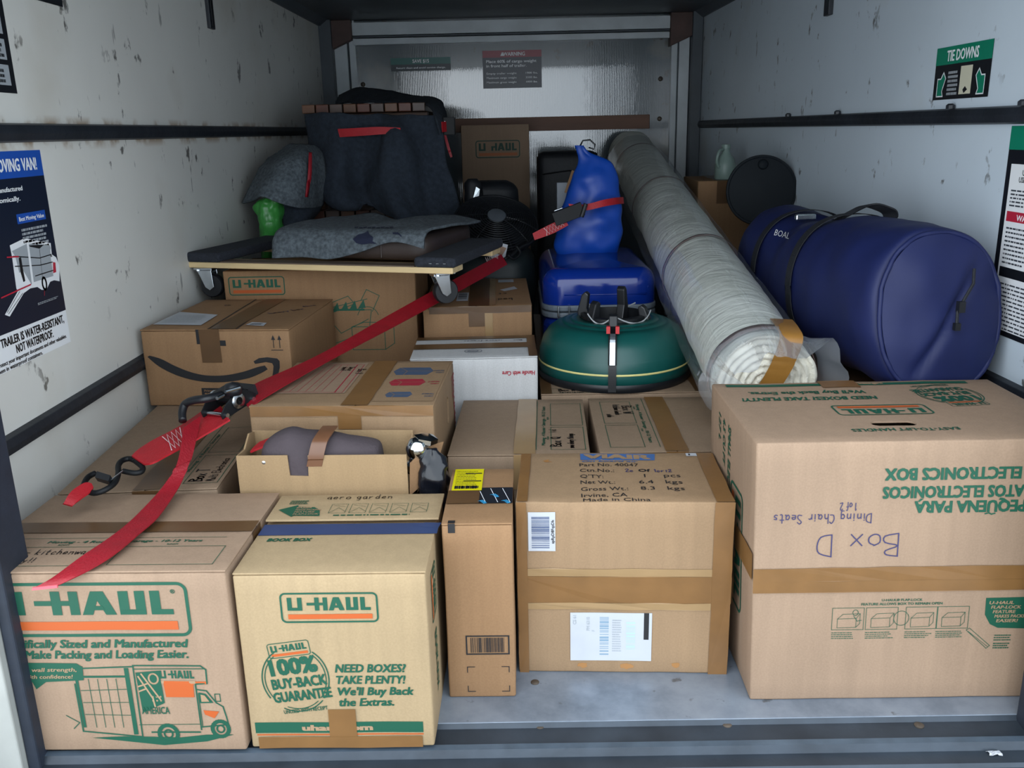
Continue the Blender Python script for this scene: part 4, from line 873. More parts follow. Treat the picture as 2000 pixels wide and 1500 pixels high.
m.build('lever', ts, 'chromed metal foot lever', bevel=.0008) if False else m.build('foot_lever', ts)
m = MB()
for t_ in (-.012, .012): m.obox(fwd * .178 + sid * t_ + Vector((0, 0, .122)), sid * .005, fwd * .007, (0, 0, .007), flat('red_plastic', 'C02A2E', .4))
m.build('red_catch', ts)
for k, (az, tall, out) in enumerate(((-97, .045, .116), (-140, .062, .072), (-200, .072, .08), (-25, .05, .08), (60, .08, .05))):
    a_ = radians(az); d = Vector((cos(a_), sin(a_), 0)); sd_ = Vector((-sin(a_), cos(a_), 0)); z0 = .1
    prof2 = [(out - .02, z0), (out + .022, z0), (out + .024, z0 + tall * .45), (out + .012, z0 + tall * .9), (out + .002, z0 + tall), (out - .008, z0 + tall * .92), (out - .004, z0 + tall * .5)]
    m = MB(); m.prism([d * r_2 + Vector((0, 0, z_)) - sd_ * .012 for r_2, z_ in prof2], sd_, .024, BLACK_PL); m.build('clamp_claw', ts, bevel=.003)
m = MB()
for a0_, a1_ in ((-140, -97), (-97, -20), (48, 130)):
    m.tube([Vector((cos(radians(t_)) * .104, sin(radians(t_)) * .104, .138 - .018 * sin(pi * (t_ - a0_) / (a1_ - a0_)))) for t_ in [a0_ + (a1_ - a0_) * k / 10 for k in range(11)]], .0016, flat('grey_cable', 'A9ACAE', .4), 6)
m.build('tension_cable', ts)

# ------------------------------------------------------------------ rolled rug
RUGC = noisy('cream_rug', 'E4DFCF', .09, 90, .85, .6, 240); RUGB = None
def rug_mat():
    m, t, b = nm('rug_backing'); v = coords(t, (1, 1, 1))
    n = N(t, 'TexNoise', Scale=7.0, Detail=6.0); t.links.new(v, n.inputs['Vector'])
    vw = coords(t, (2.2, 7, 2.2), rot=(0, 0, .35)); n1 = N(t, 'TexNoise', Scale=3.4, Detail=5.0, Distortion=1.0); t.links.new(vw, n1.inputs['Vector'])
    w = N(t, 'TexWave', Scale=62.0, Distortion=.6); w.bands_direction = 'Y'; t.links.new(v, w.inputs['Vector'])
    c = ramp(t, n.outputs[0], (.3, hexc('D6D8CC')), (.7, hexc('EDEEE4')))
    c = mixc(t, .18, c, w.outputs[0], 'MULTIPLY'); t.links.new(c, b.inputs['Base Color']); b.inputs['Roughness'].default_value = .8
    b1 = N(t, 'Bump', Strength=.75, Distance=.010); t.links.new(n1.outputs[0], b1.inputs['Height'])
    b2 = N(t, 'Bump', Strength=.2, Distance=.001); t.links.new(w.outputs[0], b2.inputs['Height']); t.links.new(b1.outputs[0], b2.inputs['Normal']); t.links.new(b2.outputs[0], b.inputs['Normal'])
    return m
RUGB = rug_mat()
def film_mat(nme, milk, gloss):
    m = bpy.data.materials.new(nme); m.use_nodes = True; t = m.node_tree; t.nodes.clear(); o = N(t, 'OutputMaterial')
    tr = N(t, 'BsdfTransparent'); tr.inputs[0].default_value = (.95, .96, .97, 1); gl = N(t, 'BsdfGlossy'); gl.inputs['Roughness'].default_value = .12; gl.inputs[0].default_value = (1, 1, 1, 1)
    df = N(t, 'BsdfTranslucent'); df.inputs[0].default_value = (.8, .84, .9, 1); dd = N(t, 'BsdfDiffuse'); dd.inputs[0].default_value = (.75, .8, .86, 1)
    v = coords(t, (5, 1.5, 5)); n1 = N(t, 'TexNoise', Scale=7.0, Detail=4.0, Distortion=1.5); t.links.new(v, n1.inputs['Vector']); bp = N(t, 'Bump', Strength=.25, Distance=.006); t.links.new(n1.outputs[0], bp.inputs['Height'])
    t.links.new(bp.outputs[0], gl.inputs['Normal'])
    fr = N(t, 'Fresnel', IOR=1.45); t.links.new(bp.outputs[0], fr.inputs['Normal'])
    m1 = N(t, 'MixShader'); m1.inputs[0].default_value = .5; t.links.new(df.outputs[0], m1.inputs[1]); t.links.new(dd.outputs[0], m1.inputs[2])
    m2 = N(t, 'MixShader'); m2.inputs[0].default_value = milk; t.links.new(tr.outputs[0], m2.inputs[1]); t.links.new(m1.outputs[0], m2.inputs[2])
    m3 = N(t, 'MixShader'); sc_ = N(t, 'Math', operation='MULTIPLY'); sc_.inputs[1].default_value = gloss; t.links.new(fr.outputs[0], sc_.inputs[0]); t.links.new(sc_.outputs[0], m3.inputs[0]); t.links.new(m2.outputs[0], m3.inputs[1]); t.links.new(gl.outputs[0], m3.inputs[2]); t.links.new(m3.outputs[0], o.inputs[0])
    return m
FILM = film_mat('clear_film', .06, .2); FILM_END = film_mat('crumpled_film', .34, .3)
Rr = .122
A0 = Vector((.600, .605, .484)); A1 = Vector((.640, 3.50, .935)); ax_ = (A1 - A0).normalized(); L_ = (A1 - A0).length
sx_ = ax_.cross(Vector((0, 0, 1))).normalized(); uz_ = sx_.cross(ax_)
rug = thing('rolled_rug', 'long cream rug rolled up in clear film, lying from front to far wall', 'rug', A0)
RM = Matrix((sx_, ax_, uz_)).transposed().to_4x4()   # local: x right, y along the roll, z up
rug.matrix_world = Matrix.Translation(A0) @ RM
m = MB(); rg = []
for i in range(61):
    t_ = i / 60; q = 1 + .012 * noise.noise(Vector((0, t_ * 9, 0)))
    rg.append((Vector((0, t_ * L_, 0)), Vector((Rr * q, 0, 0)), Vector((0, 0, Rr * q * .985))))
loft(m, rg, RUGB, 56, amp=.0035, fs=11, cap=True); m.build('rug_roll', rug, smooth='auto')
# rolled front end: the pile seen as a spiral
m = MB(); n1, n2 = 34, 96; vs = []; fcs = []
for i in range(n1 + 1):
    r = (Rr - .004) * i / n1
    for k in range(n2):
        a = 2 * pi * k / n2; ph = (r / .017 - a / (2 * pi)) % 1.0
        dep = .013 * sin(pi * ph) ** .6 + .004 * noise.noise(Vector((r * 60, cos(a) * 4, sin(a) * 4)))
        sq = 1 + .05 * sin(2 * a + .6)
        vs.append(Vector((r * cos(a) * sq, -.004 - dep, r * sin(a) * (2 - sq))))
for i in range(n1):
    for k in range(n2): fcs.append((i * n2 + k, i * n2 + (k + 1) % n2, (i + 1) * n2 + (k + 1) % n2, (i + 1) * n2 + k))
m.add(vs, fcs, RUGC); m.build('rolled_end', rug, 'cream pile spiral') if False else m.build('rolled_end', rug, smooth=True)
BANDT = noisy('taupe_tape', '75605A', .1, 20, .35)
for y0, w_, tilt in ((.015, .03, .0), (.83, .016, .05), (1.72, .016, .06), (2.5, .014, .05)):
    m = MB(); vs = []; n = 56
    for j in (0, 1):
        for k in range(n):
            a = 2 * pi * k / n; vs.append(Vector(((Rr + .0055) * cos(a), y0 + j * w_ + tilt * cos(a) * .6, (Rr + .0055) * sin(a) * .985)))
    m.add(vs, [(k, (k + 1) % n, n + (k + 1) % n, n + k) for k in range(n)], BANDT); o = m.build('tape_band', rug, smooth=True, fix=False); o.modifiers.new('t', 'SOLIDIFY').thickness = .0012
# film sleeve, open and crumpled at the front
m = MB(); vs = []; fcs = []; n = 72; st_ = [-.085, -.06, -.035, -.01, .02] + [.08 + .08 * i for i in range(34)]
for y in st_:
    for k in range(n):
        a = 2 * pi * k / n
        q = Vector((cos(a) * 2.2, sin(a) * 2.2, y * 4)); w = .006 + .005 * noise.noise(q * 2)
        if y < .02:
            fl_ = (.02 - y) / .1; w += fl_ * (.03 * noise.noise(q * 1.3 + Vector((3, 1, 0))) + (.035 if -.4 < a < .9 or a > 5.9 else -.03 * fl_))
            if abs(a - 4.2) < 1.5: w -= fl_ * .035
        sag = .02 * max(0, cos(a - radians(200))) ** 4
        vs.append(Vector(((Rr + .006 + w + sag) * cos(a), y, (Rr + .004 + w) * sin(a))))
for i in range(len(st_) - 1):
    for k in range(n): fcs.append((i * n + k, i * n + (k + 1) % n, (i + 1) * n + (k + 1) % n, (i + 1) * n + k))
k_ = 4 * n
m.add(vs, fcs[k_ - n:], FILM); m.build('plastic_film', rug, smooth=True, fix=False)
m = MB(); m.add(vs[:5 * n], fcs[:k_], FILM_END); m.build('film_end', rug, smooth=True, fix=False)
# brown tape over the front edge and across the end
m = MB(); T_ = [(.055, .10, .1185), (.048, .02, .128), (.045, -.028, .118), (.03, -.034, .06), (.005, -.032, .0), (-.03, -.028, -.055)]
m.ribbon([Vector((x - .027, y, z)) for x, y, z in T_], [Vector((x + .027, y, z - .004)) for x, y, z in T_], .0012, noisy('tan_tape', '94682E', .12, 20, .4), 6); m.build('end_tape', rug, smooth='auto')

# ------------------------------------------------------------------ navy duffel
NAVYF = noisy('navy_nylon', '0D1A4C', .10, 9, .62, .5, 9, 0, (1, 1, 1)); STRAPB = noisy('black_webbing', '191C22', .2, 60, .7, .4, 200)
F_ = Vector((.947, .505, .668)); E_ = Vector((.895, 1.60, .622)); dax = (E_ - F_).normalized(); dsx = dax.cross(Vector((0, 0, 1))).normalized(); duz = dsx.cross(dax)
db = thing('duffel_bag', 'big navy blue cylindrical duffel bag against the right wall', 'bag', F_)
db.matrix_world = Matrix.Translation(F_) @ Matrix((dsx, dax, duz)).transposed().to_4x4()
LB = (E_ - F_).length
rg = []
for t_, ra, rb, dx, dz in ((0, .128, .178, 0, 0), (.01, .148, .194, 0, 0), (.06, .158, .20, 0, 0), (.2, .163, .205, 0, .0), (.35, .165, .2, 0, 0), (.5, .163, .19, 0, -.004), (.6, .158, .178, 0, -.006), (.66, .156, .172, 0, -.006), (.75, .158, .19, 0, .004), (.86, .155, .2, 0, .008), (.95, .14, .185, 0, .004), (.99, .11, .15, 0, .0), (1.0, .05, .07, 0, 0)):
    sh = max(0, 1 - t_ / .3); rg.append((Vector((dx, t_ * LB, dz - .008)), Vector((ra, .008 * sh * ra / .15, 0)), Vector((0, .028 * sh * rb / .19, rb * .95))))
m = MB(); loft(m, rg, NAVYF, 72, e=2.35, amp=.011, fs=6.5, sub=6); m.build('bag_body', db, smooth=True)
# front end panel with a piped rim, sagging folds
m = MB(); n1, n2 = 14, 64; vs = []; fcs = []
for i in range(n1 + 1):
    s_ = i / n1
    for k in range(n2):
        a = 2 * pi * k / n2; x = math.copysign(abs(cos(a)) ** (2 / 2.25), cos(a)); z = math.copysign(abs(sin(a)) ** (2 / 2.25), sin(a))
        X_, Z_ = x * .134 * s_, z * .180 * s_
        dd_ = (X_ * .86 - Z_ * .5)                                 # diagonal crease
        y = -.012 - .022 * (1 - s_ * s_) + .012 * math.exp(-((dd_ - .015) / .012) ** 2) * (1 - s_ ** 4) + .006 * noise.noise(Vector((X_ * 12, Z_ * 12, 3)))
        vs.append(Vector((X_, y + .05 * X_ + .15 * Z_, Z_ * .96 - .008)))
for i in range(n1):
    for k in range(n2): fcs.append((i * n2 + k, i * n2 + (k + 1) % n2, (i + 1) * n2 + (k + 1) % n2, (i + 1) * n2 + k))
m.add(vs, fcs, NAVYF); m.build('end_panel', db, smooth=True)
m = MB(); m.tube([Vector((math.copysign(abs(cos(a)) ** .89, cos(a)) * .138, -.008 + .008 * noise.noise(Vector((cos(a) * 5, sin(a) * 5, 0))) + .05 * cos(a) * .138 + .15 * sin(a) * .184, math.copysign(abs(sin(a)) ** .89, sin(a)) * .176 - .008)) for a in [2 * pi * k / 64 for k in range(64)]], .0055, NAVYF, 8, closed=True); m.build('piping', db, smooth=True)
yo = lambda x, z: .05 * x + .15 * z
m = MB(); m.tube([(x, y + yo(x, z), z) for x, y, z in ((.062, -.035, .09), (.055, -.045, .06), (.035, -.047, .03), (.02, -.045, .0), (.018, -.046, -.03))], .0035, STRAPB, 7); m.obox((.026, -.047 + yo(.026, .012), .012), (.007, 0, 0), (0, .007, 0), (0, 0, .012), BLACK_PL); m.obox((.018, -.046 + yo(.018, -.03), -.03), (.006, 0, 0), (0, .006, 0), (0, 0, .008), BLACK_PL); m.build('cord_pull', db, smooth='auto')
# straps around the body and the carry handle
for t0 in (.43, .73):
    m = MB(); L1 = []; R1 = []
    for k in range(25):
        a = radians(-35 + 250 * k / 24); ra, rb = (.163, .182) if t0 < .6 else (.158, .178); q = 1.05
        p = Vector((math.copysign(abs(cos(a)) ** .89, cos(a)) * ra * q, t0 * LB, math.copysign(abs(sin(a)) ** .89, sin(a)) * rb * q - .005)); L1.append(p - Vector((0, .02, 0))); R1.append(p + Vector((0, .02, 0)))
    m.ribbon(L1, R1, .002, STRAPB, 2); m.build('carry_strap', db, smooth='auto')
m = MB(); iv = db.matrix_world.inverted(); H_ = [iv @ atY(x, y, Y) for x, y, Y in ((1604, 446, 1.06), (1640, 428, 1.0), (1672, 411, .95), (1698, 402, .92), (1725, 409, .90), (1738, 418, .90), (1737, 436, .90))]
m.ribbon([p + Vector((-.008, .022, -.004)) for p in H_], [p + Vector((.008, -.022, .004)) for p in H_], .004, STRAPB, 5); m.build('handle', db, smooth='auto')
m = MB(); m.box((-.075, .70, .158), (-.015, .718, .176), STEEL); m.build('zipper', db, bevel=.004)
bpy.context.view_layer.update()
ht = surf([c for c in db.children if c.name.startswith('bag_body')][0])
D = MB()
def px_poly(mb, ht, pts, mat, off=.004):
    cx_ = sum(p[0] for p in pts) / len(pts); cy_ = sum(p[1] for p in pts) / len(pts); n = len(pts)
    rings = [[ht(cx_ + (x - cx_) * k, cy_ + (y - cy_) * k, off) for x, y in pts] for k in (1, .66, .33)] + [[ht(cx_, cy_, off)]]
    P = [p for g in rings for p in g]
    if all(P):
        mb.add(P, [(g * n + i, g * n + (i + 1) % n, (g + 1) * n + (i + 1) % n, (g + 1) * n + i) for g in (0, 1) for i in range(n)] + [(2 * n + i, 2 * n + (i + 1) % n, 3 * n) for i in range(n)], mat)
vs, fs = text2d('BOAL', .02, .2); x1 = max(p[0] for p in vs)
P = [ht(1512 + 30 * p[0] / x1 + 3 * p[1], 460 + 8 * p[0] / x1 - 17 * p[1], .003) for p in vs]
if all(P):
    D.add(P, fs, WHITE); o = D.build('printed_letters', None, fix=False); o.parent = db; o.matrix_parent_inverse = db.matrix_world.inverted()

# ------------------------------------------------------------------ blue suitcase and dry bag
BLUE_SH = noisy('glossy_blue_shell', '0B2A80', .1, 4, .14); GREYZ = noisy('grey_zip_band', '6B747E', .1, 15, .5); BLUE_DRY = noisy('blue_vinyl', '063F9E', .12, 8, .45, .2, 25)
sc = thing('hardshell_suitcase', 'shiny blue hardshell suitcase lying flat behind the tree stand', 'suitcase', (.10, 1.44, .3605), 0)
def rr_shell(mb, w, d, z0, z1, r, mat, crown=.02, n=8):
    """rounded-rectangle shell with domed edges"""
    prof = [(-.012, z0)] + [(-.012 + .012 * sin(t_ * pi / 2), z0 + .0 + (z1 - z0) * 0) for t_ in (0,)] ; prof = []
    H = z1 - z0
    for k in range(9): t_ = pi / 2 * k / 8; prof.append((-.045 * (1 - cos(t_)), z0 + (H - .055) + .055 * sin(t_)))
    prof = [(0, z0)] + prof + [(-.12, z1 + crown * .6), (-.17, z1 + crown)]
    vs = []; fs_ = []; P0 = []
    for cx_, cy_, a0 in ((w - r, r, -90), (w - r, d - r, 0), (r, d - r, 90), (r, r, 180)):
        for k in range(n + 1): a = radians(a0 + 90 * k / n); P0.append((cx_, cy_, cos(a), sin(a)))
    k_ = len(P0)
    for ins, z in prof:
        for cx_, cy_, ca, sa in P0:
            rad = r + ins; x, y = cx_ + ca * max(rad, 0), cy_ + sa * max(rad, 0)
            if rad < 0: x += (w / 2 - x) / (w / 2) * -rad; y += (d / 2 - y) / (d / 2) * -rad
            vs.append((x, y, z))
    for i in range(len(prof) - 1):
        for k in range(k_): fs_.append((i * k_ + k, i * k_ + (k + 1) % k_, (i + 1) * k_ + (k + 1) % k_, (i + 1) * k_ + k))
    fs_ += [list(range(k_))[::-1], [(len(prof) - 1) * k_ + k for k in range(k_)]]
    mb.add(vs, fs_, mat)
SW, SDp = .375, .60
m = MB(); rr_shell(m, SW, SDp, .152, .268, .07, BLUE_SH, .01); m.build('upper_shell', sc, smooth='auto')
m = MB(); m.prism([(x, y, .008) for x, y in [(.07 + .07 * cos(radians(a)) - 0, .07 + .07 * sin(radians(a))) for a in range(180, 271, 15)] + [(SW - .07 + .07 * cos(radians(a)), .07 + .07 * sin(radians(a))) for a in range(270, 361, 15)] + [(SW - .07 + .07 * cos(radians(a)), SDp - .07 + .07 * sin(radians(a))) for a in range(0, 91, 15)] + [(.07 + .07 * cos(radians(a)), SDp - .07 + .07 * sin(radians(a))) for a in range(90, 181, 15)]], (0, 0, 1), .10, BLUE_SH); m.build('lower_shell', sc, bevel=.03, bseg=4)
for z0, z1 in ((.108, .128), (.131, .152)):
    m = MB(); P = [(.07 + .074 * cos(radians(a)), .07 + .074 * sin(radians(a))) for a in range(180, 271, 15)] + [(SW - .07 + .074 * cos(radians(a)), .07 + .074 * sin(radians(a))) for a in range(270, 361, 15)] + [(SW - .07 + .074 * cos(radians(a)), SDp - .07 + .074 * sin(radians(a))) for a in range(0, 91, 15)] + [(.07 + .074 * cos(radians(a)), SDp - .07 + .074 * sin(radians(a))) for a in range(90, 181, 15)]
    m.prism([(x, y, z0) for x, y in P], (0, 0, 1), z1 - z0, GREYZ); m.build('zip_band', sc, bevel=.006)
m = MB(); m.tube([(.05, -.012, .152), (.05, -.014, .118), (.058, -.014, .108)], .003, STEEL, 6); m.tube([(.085, -.012, .152), (.085, -.014, .115), (.08, -.014, .105)], .003, STEEL, 6); m.build('zip_pull', sc)
m = MB(); m.obox((.072, -.014, .092), (.03, 0, 0), (0, .007, 0), (0, 0, .012), GREYZ); m.build('padlock', sc, bevel=.006, bseg=3)
# raised carry handle recess on the near face of the upper shell
m = MB(); P = [(.06, .004), (.075, .030), (.12, .040), (.25, .044), (.33, .042), (.345, .036), (.345, .006), (.33, .0)]
m.tube([Vector((x, .012 + z * .45, .200 + z)) for x, z in P], .0035, BLUE_SH, 8, closed=True); m.build('handle_rim', sc, smooth=True)
m = MB(); m.tube([Vector((x, .002, .186)) for x in (.07, .15, .25, .34)], .003, BLUE_SH, 8); m.build('shell_rib', sc, smooth=True)
m = MB(); m.add([(.16, .029, .2475), (.215, .029, .249), (.215, .040, .262), (.16, .040, .260)], [(0, 1, 2, 3)], PAPER); m.build('sticker_remnant', sc)

def pt(x, y, Y): return atY(x, y, Y)
Yb = 1.82
bag = thing('dry_bag', 'bright blue dry bag standing on the blue suitcase, strapped in red', 'bag', pt(1146, 492, Yb))
rows = [(496, 1088, 1203, .075), (478, 1080, 1210, .095), (455, 1082, 1214, .10), (425, 1092, 1214, .10), (396, 1102, 1210, .085), (360, 1114, 1204, .075), (330, 1121, 1199, .055), (312, 1126, 1190, .035), (298, 1126, 1158, .02), (284, 1126, 1140, .010)]
m = MB(); rg = []
for y, xa, xb, dp in rows:
    p, q = pt(xa, y, Yb), pt(xb, y, Yb); c = (p + q) / 2 - bag.location; rg.append((c, (q - p) / 2, Vector((0, dp * .62, .0))))
loft(m, rg, BLUE_DRY, 44, e=2.0, amp=.016, fs=10, sub=6, seed=2); m.build('bag_body', bag, smooth=True)
m = MB(); c0 = pt(1133, 285, Yb) - bag.location
m.tube([c0 + Vector(v) for v in ((0, 0, 0), (.01, 0, .018), (.035, 0, .02), (.052, 0, .004), (.05, 0, -.012), (.03, 0, -.006))], .003, BLACK_PL, 7); m.build('closure_cord', bag, smooth=True)

# ------------------------------------------------------------------ open box with pouch, hitch ball and red webbing
ob = thing('open_box', 'open carton with torn flap holding a grey pouch and chrome hitch ball', 'box', (-.568, .287, 0), .0)
W_, D_, H_b = .352, .125, .436
KP = kraft('kraft_open_carton', 'CDAB80')
m = MB(); t_ = .004
m.prism([(0, 0, 0), (W_, 0, 0), (W_, 0, H_b - .004), (.148, 0, H_b - .002), (.146, 0, H_b - .048), (.108, 0, H_b - .046), (.106, 0, H_b - .001), (0, 0, H_b)], (0, 1, 0), t_, KP); m.build('front_panel', ob, bevel=.0008)
m = MB(); m.prism([(0, D_, 0), (W_, D_, 0), (W_, D_, H_b + .006), (0, D_, H_b + .012)], (0, 1, 0), t_, KP); m.build('back_panel', ob, bevel=.0008)
m = MB(); m.prism([(0, t_, 0), (0, D_, 0), (0, D_, H_b + .01), (0, .09, H_b + .018), (0, .05, H_b - .004), (0, t_, H_b)], (1, 0, 0), t_, KP); m.build('side_panel', ob, bevel=.0008)
m = MB(); m.prism([(W_, t_, 0), (W_, D_, 0), (W_, D_, H_b), (W_, t_, H_b - .08)], (-1, 0, 0), t_, KP); m.build('side_panel', ob, bevel=.0008)
m = MB(); m.box((t_, t_, .25), (W_ - t_, D_, .254), KP); m.build('box_floor', ob)
q = [Vector(p) - Vector((-.568, .287, 0)) for p in (atY(800, 968, .287), atY(800, 904, .295), atY(838, 868, .37), atY(866, 862, .40), atY(858, 890, .37), atY(848, 925, .34))]
m = MB(); m.prism(q, (.35, -.9, .2), .004, KR['brown']); m.build('torn_flap', ob, bevel=.0008)
PCH = noisy('purple_grey_canvas', '443B3F', .12, 14, .85, .35, 160); LEA = noisy('brown_leather_strap', '6E4B35', .15, 14, .3)
po = thing('canvas_pouch', 'purple grey canvas pouch with a brown strap inside the open carton', 'pouch', (-.40, .345, .255))
m = MB(); rg = []
for x, zt_, dy in ((-.128, .165, .03), (-.122, .188, .046), (-.10, .208, .052), (-.065, .219, .054), (-.03, .213, .054), (.02, .206, .054), (.06, .198, .052), (.098, .19, .05), (.118, .182, .044), (.124, .165, .03)):
    zb_ = .0; rg.append((Vector((x, 0, (zt_ + zb_) / 2)), Vector((0, dy, 0)), Vector((0, 0, (zt_ - zb_) / 2))))
loft(m, rg, PCH, 36, e=2.8, amp=.004, fs=14, sub=4); m.build('pouch_body', po, smooth=True)
m = MB(); P = [(-.008, -.059, .155), (.0, -.058, .185), (.006, -.048, .205), (.012, -.02, .214), (.014, .02, .214)]
m.ribbon([Vector((x - .016, y, z)) for x, y, z in P], [Vector((x + .016, y, z)) for x, y, z in P], .003, LEA, 5); m.build('strap', po, smooth='auto')
m = MB(); m.lathe([(0, .003), (.004, .002), (.005, 0)], STEEL, 12, Matrix.Translation((-.112, -.056, .165)) @ Matrix.Rotation(radians(90), 4, 'X')); m.build('rivet', po)
hb = thing('hitch_ball', 'chrome hitch ball at the right end of the open carton', 'hitch ball', (-.236, .335, .254))
CHR = flat('chrome', 'D2DADF', .1, 1.0); m = MB(); Mx = Matrix.Rotation(radians(12), 4, 'Y')
m.lathe([(.0, .0), (.016, .0), (.016, .125), (.022, .13), (.022, .142), (.014, .148), (.0135, .155), (.02, .162), (.0245, .174), (.0245, .184), (.018, .197), (.01, .201), (0, .202)], CHR, 32, Mx); m.build('ball_and_shank', hb, smooth='auto')
m = MB(); m.lathe([(.017, .19), (.026, .19), (.026, .2), (.012, .205)], CHR, 6, Matrix.Translation((.014, .01, .0)) @ Mx); m.build('collar', hb)
m = MB(); rw = [atY(490, 885, .33), atY(497, 876, .35), atY(508, 866, .37)]
m.ribbon(rw, [p + Vector((.03, .0, .012)) for p in rw], .004, RED_WEB2, 5); o = m.build('red_webbing', None, smooth='auto'); tag(o, 'scrap of red webbing beside the grey pouch in the open carton', 'strap')
# crumpled black plastic bag
m = MB(); c0 = Vector((-.168, .325, 0)); rg = []
for z, a_, b_ in ((0, .02, .03), (.05, .028, .034), (.2, .03, .036), (.3, .031, .036), (.35, .034, .037), (.385, .033, .032), (.41, .026, .02), (.43, .012, .008)): rg.append((c0 + Vector((0, 0, z)), Vector((a_, 0, 0)), Vector((0, b_, 0))))
loft(m, rg, noisy('shiny_black_plastic', '0E1118', .2, 12, .22, .3, 30), 30, e=2.4, amp=.012, fs=30, sub=4); o = m.build('plastic_bag', None, smooth=True); tag(o, 'crumpled black plastic bag between the open carton and the tall narrow carton', 'bag')

# ------------------------------------------------------------------ slatted bench with moving blankets
WOODS = [noisy('bench_wood_' + n_, c_, .2, 6, .45, .1, 40, 0, (3, 1, 3)) for n_, c_ in (('red', '5A2E1C'), ('brown', '643F26'), ('pale', '54423A'))]
bn = thing('slatted_bench', 'brown slatted wooden bench wrapped in dark moving blankets', 'bench', (-.84, 2.3, 0))
for zt_, nn_, x1 in ((1.185, 9, .50), (.765, 8, .5)):
    for k in range(nn_):
        w_ = x1 / nn_; m = MB(); m.box((k * w_ + .003, 0, zt_ - .034), ((k + 1) * w_ - .002, 1.0, zt_), WOODS[(k * 2 + (zt_ > 1)) % 3]); m.build('slat', bn, bevel=.003)
    for y in (.08, .9): m = MB(); m.box((0, y, zt_ - .064), (x1, y + .04, zt_ - .035), WOODS[1]); m.build('cross_rail', bn, bevel=.002)
for x in (.005, .445):
    for y in (.085, .895): m = MB(); m.box((x, y, 0), (x + .045, y + .045, 1.12), WOODS[1]); m.build('leg', bn, bevel=.003)
FELT = noisy('dark_blue_grey_felt', '252D38', .3, 60, .95, .7, 160); FELT2 = noisy('speckled_grey_felt', '535B61', .45, 85, .95, .8, 200); FELT3 = noisy('charcoal_felt', '262D36', .3, 60, .95, .7, 160)
def nets(rows): return [[pt(x, y, Y) for x, y, Y in r] for r in rows]
bl = thing('moving_blanket', 'dark quilted moving blanket draped over the slatted bench', 'blanket')
sheet('front_drape', nets([
    [(598, 224, 2.27), (655, 224, 2.2), (710, 224, 2.18), (760, 222, 2.2), (815, 224, 2.18), (858, 226, 2.22)],
    [(600, 262, 2.25), (660, 262, 2.14), (715, 264, 2.2), (765, 262, 2.13), (820, 266, 2.2), (866, 268, 2.2)],
    [(600, 310, 2.22), (658, 312, 2.1), (712, 312, 2.18), (765, 312, 2.08), (825, 318, 2.17), (872, 316, 2.2)],
    [(604, 355, 2.2), (652, 360, 2.08), (705, 355, 2.16), (762, 358, 2.05), (830, 362, 2.14), (886, 358, 2.18)],
    [(618, 388, 2.18), (664, 396, 2.07), (720, 385, 2.12), (775, 400, 2.02), (838, 400, 2.12), (896, 395, 2.18)],
    [(662, 392, 2.16), (700, 402, 2.08), (742, 412, 2.1), (790, 428, 2.02), (845, 432, 2.1), (898, 428, 2.18)]]), FELT, bl, 9, .009, .030, 7, 1)
sheet('top_fold', nets([
    [(655, 203, 2.9), (690, 200, 2.7), (745, 201, 2.6), (800, 203, 2.5), (836, 206, 2.3), (850, 226, 2.2), (862, 262, 2.18)],
    [(660, 190, 3.0), (697, 176, 2.9), (745, 180, 2.8), (800, 190, 2.7), (845, 196, 2.5), (862, 218, 2.3), (866, 250, 2.24)],
    [(670, 186, 3.2), (705, 173, 3.1), (750, 177, 3.05), (806, 188, 2.95), (850, 195, 2.8), (868, 214, 2.6), (870, 245, 2.5)]]), FELT3, bl, 7, .009, .008, 9, 2)
b2 = thing('moving_blanket', 'grey moving blanket hanging at the left wall over a green sack', 'blanket')
sheet('left_drape', nets([
    [(545, 300, 2.2), (562, 288, 2.12), (585, 282, 2.08), (606, 282, 2.1), (630, 290, 2.2)],
    [(512, 320, 2.02), (545, 312, 1.94), (578, 306, 1.92), (605, 308, 1.96), (632, 312, 2.12)],
    [(494, 352, 1.94), (525, 350, 1.86), (566, 345, 1.85), (602, 345, 1.92), (634, 345, 2.1)],
    [(482, 382, 1.92), (515, 376, 1.83), (558, 380, 1.82), (600, 382, 1.9), (632, 380, 2.1)],
    [(476, 398, 1.92), (508, 386, 1.82), (550, 398, 1.81), (596, 406, 1.9), (628, 402, 2.1)]]), FELT2, b2, 8, .010, .013, 8, 3)
sheet('lower_drape', nets([
    [(548, 396, 1.92), (575, 400, 1.9), (606, 404, 1.95), (626, 400, 2.1)],
    [(552, 425, 1.92), (578, 428, 1.9), (604, 426, 1.96), (620, 412, 2.1)],
    [(556, 452, 1.92), (575, 450, 1.91), (594, 440, 1.98), (606, 428, 2.1)],
    [(552, 496, 1.92), (560, 494, 1.91), (566, 480, 1.98), (590, 450, 2.1)]]), FELT, b2, 6, .010, .006, 9, 4)
m = MB(); m.ribbon([pt(603, 298, 1.925), pt(601, 340, 1.885), pt(597, 385, 1.87)], [pt(609, 298, 1.93), pt(608, 340, 1.895), pt(602, 385, 1.885)], .003, RED_WEB, 5); m.build('red_binding', b2, smooth=True)
gs = thing('green_sack', 'light green plastic sack under the grey blanket by the left wall', 'sack', (0, 0, 0))
m = MB(); rg = []
for y, xa, xb in ((640, 505, 560), (495, 512, 548), (460, 508, 551), (430, 503, 552), (405, 500, 552), (390, 508, 548), (382, 520, 540)):
    p, q = pt(xa, y, 1.90), pt(xb, y, 1.90); rg.append(((p + q) / 2, (q - p) / 2, Vector((0, .05, 0))))
p = rg[0][0]; rg = [(Vector((p.x, p.y, .004)), rg[0][1], rg[0][2])] + rg
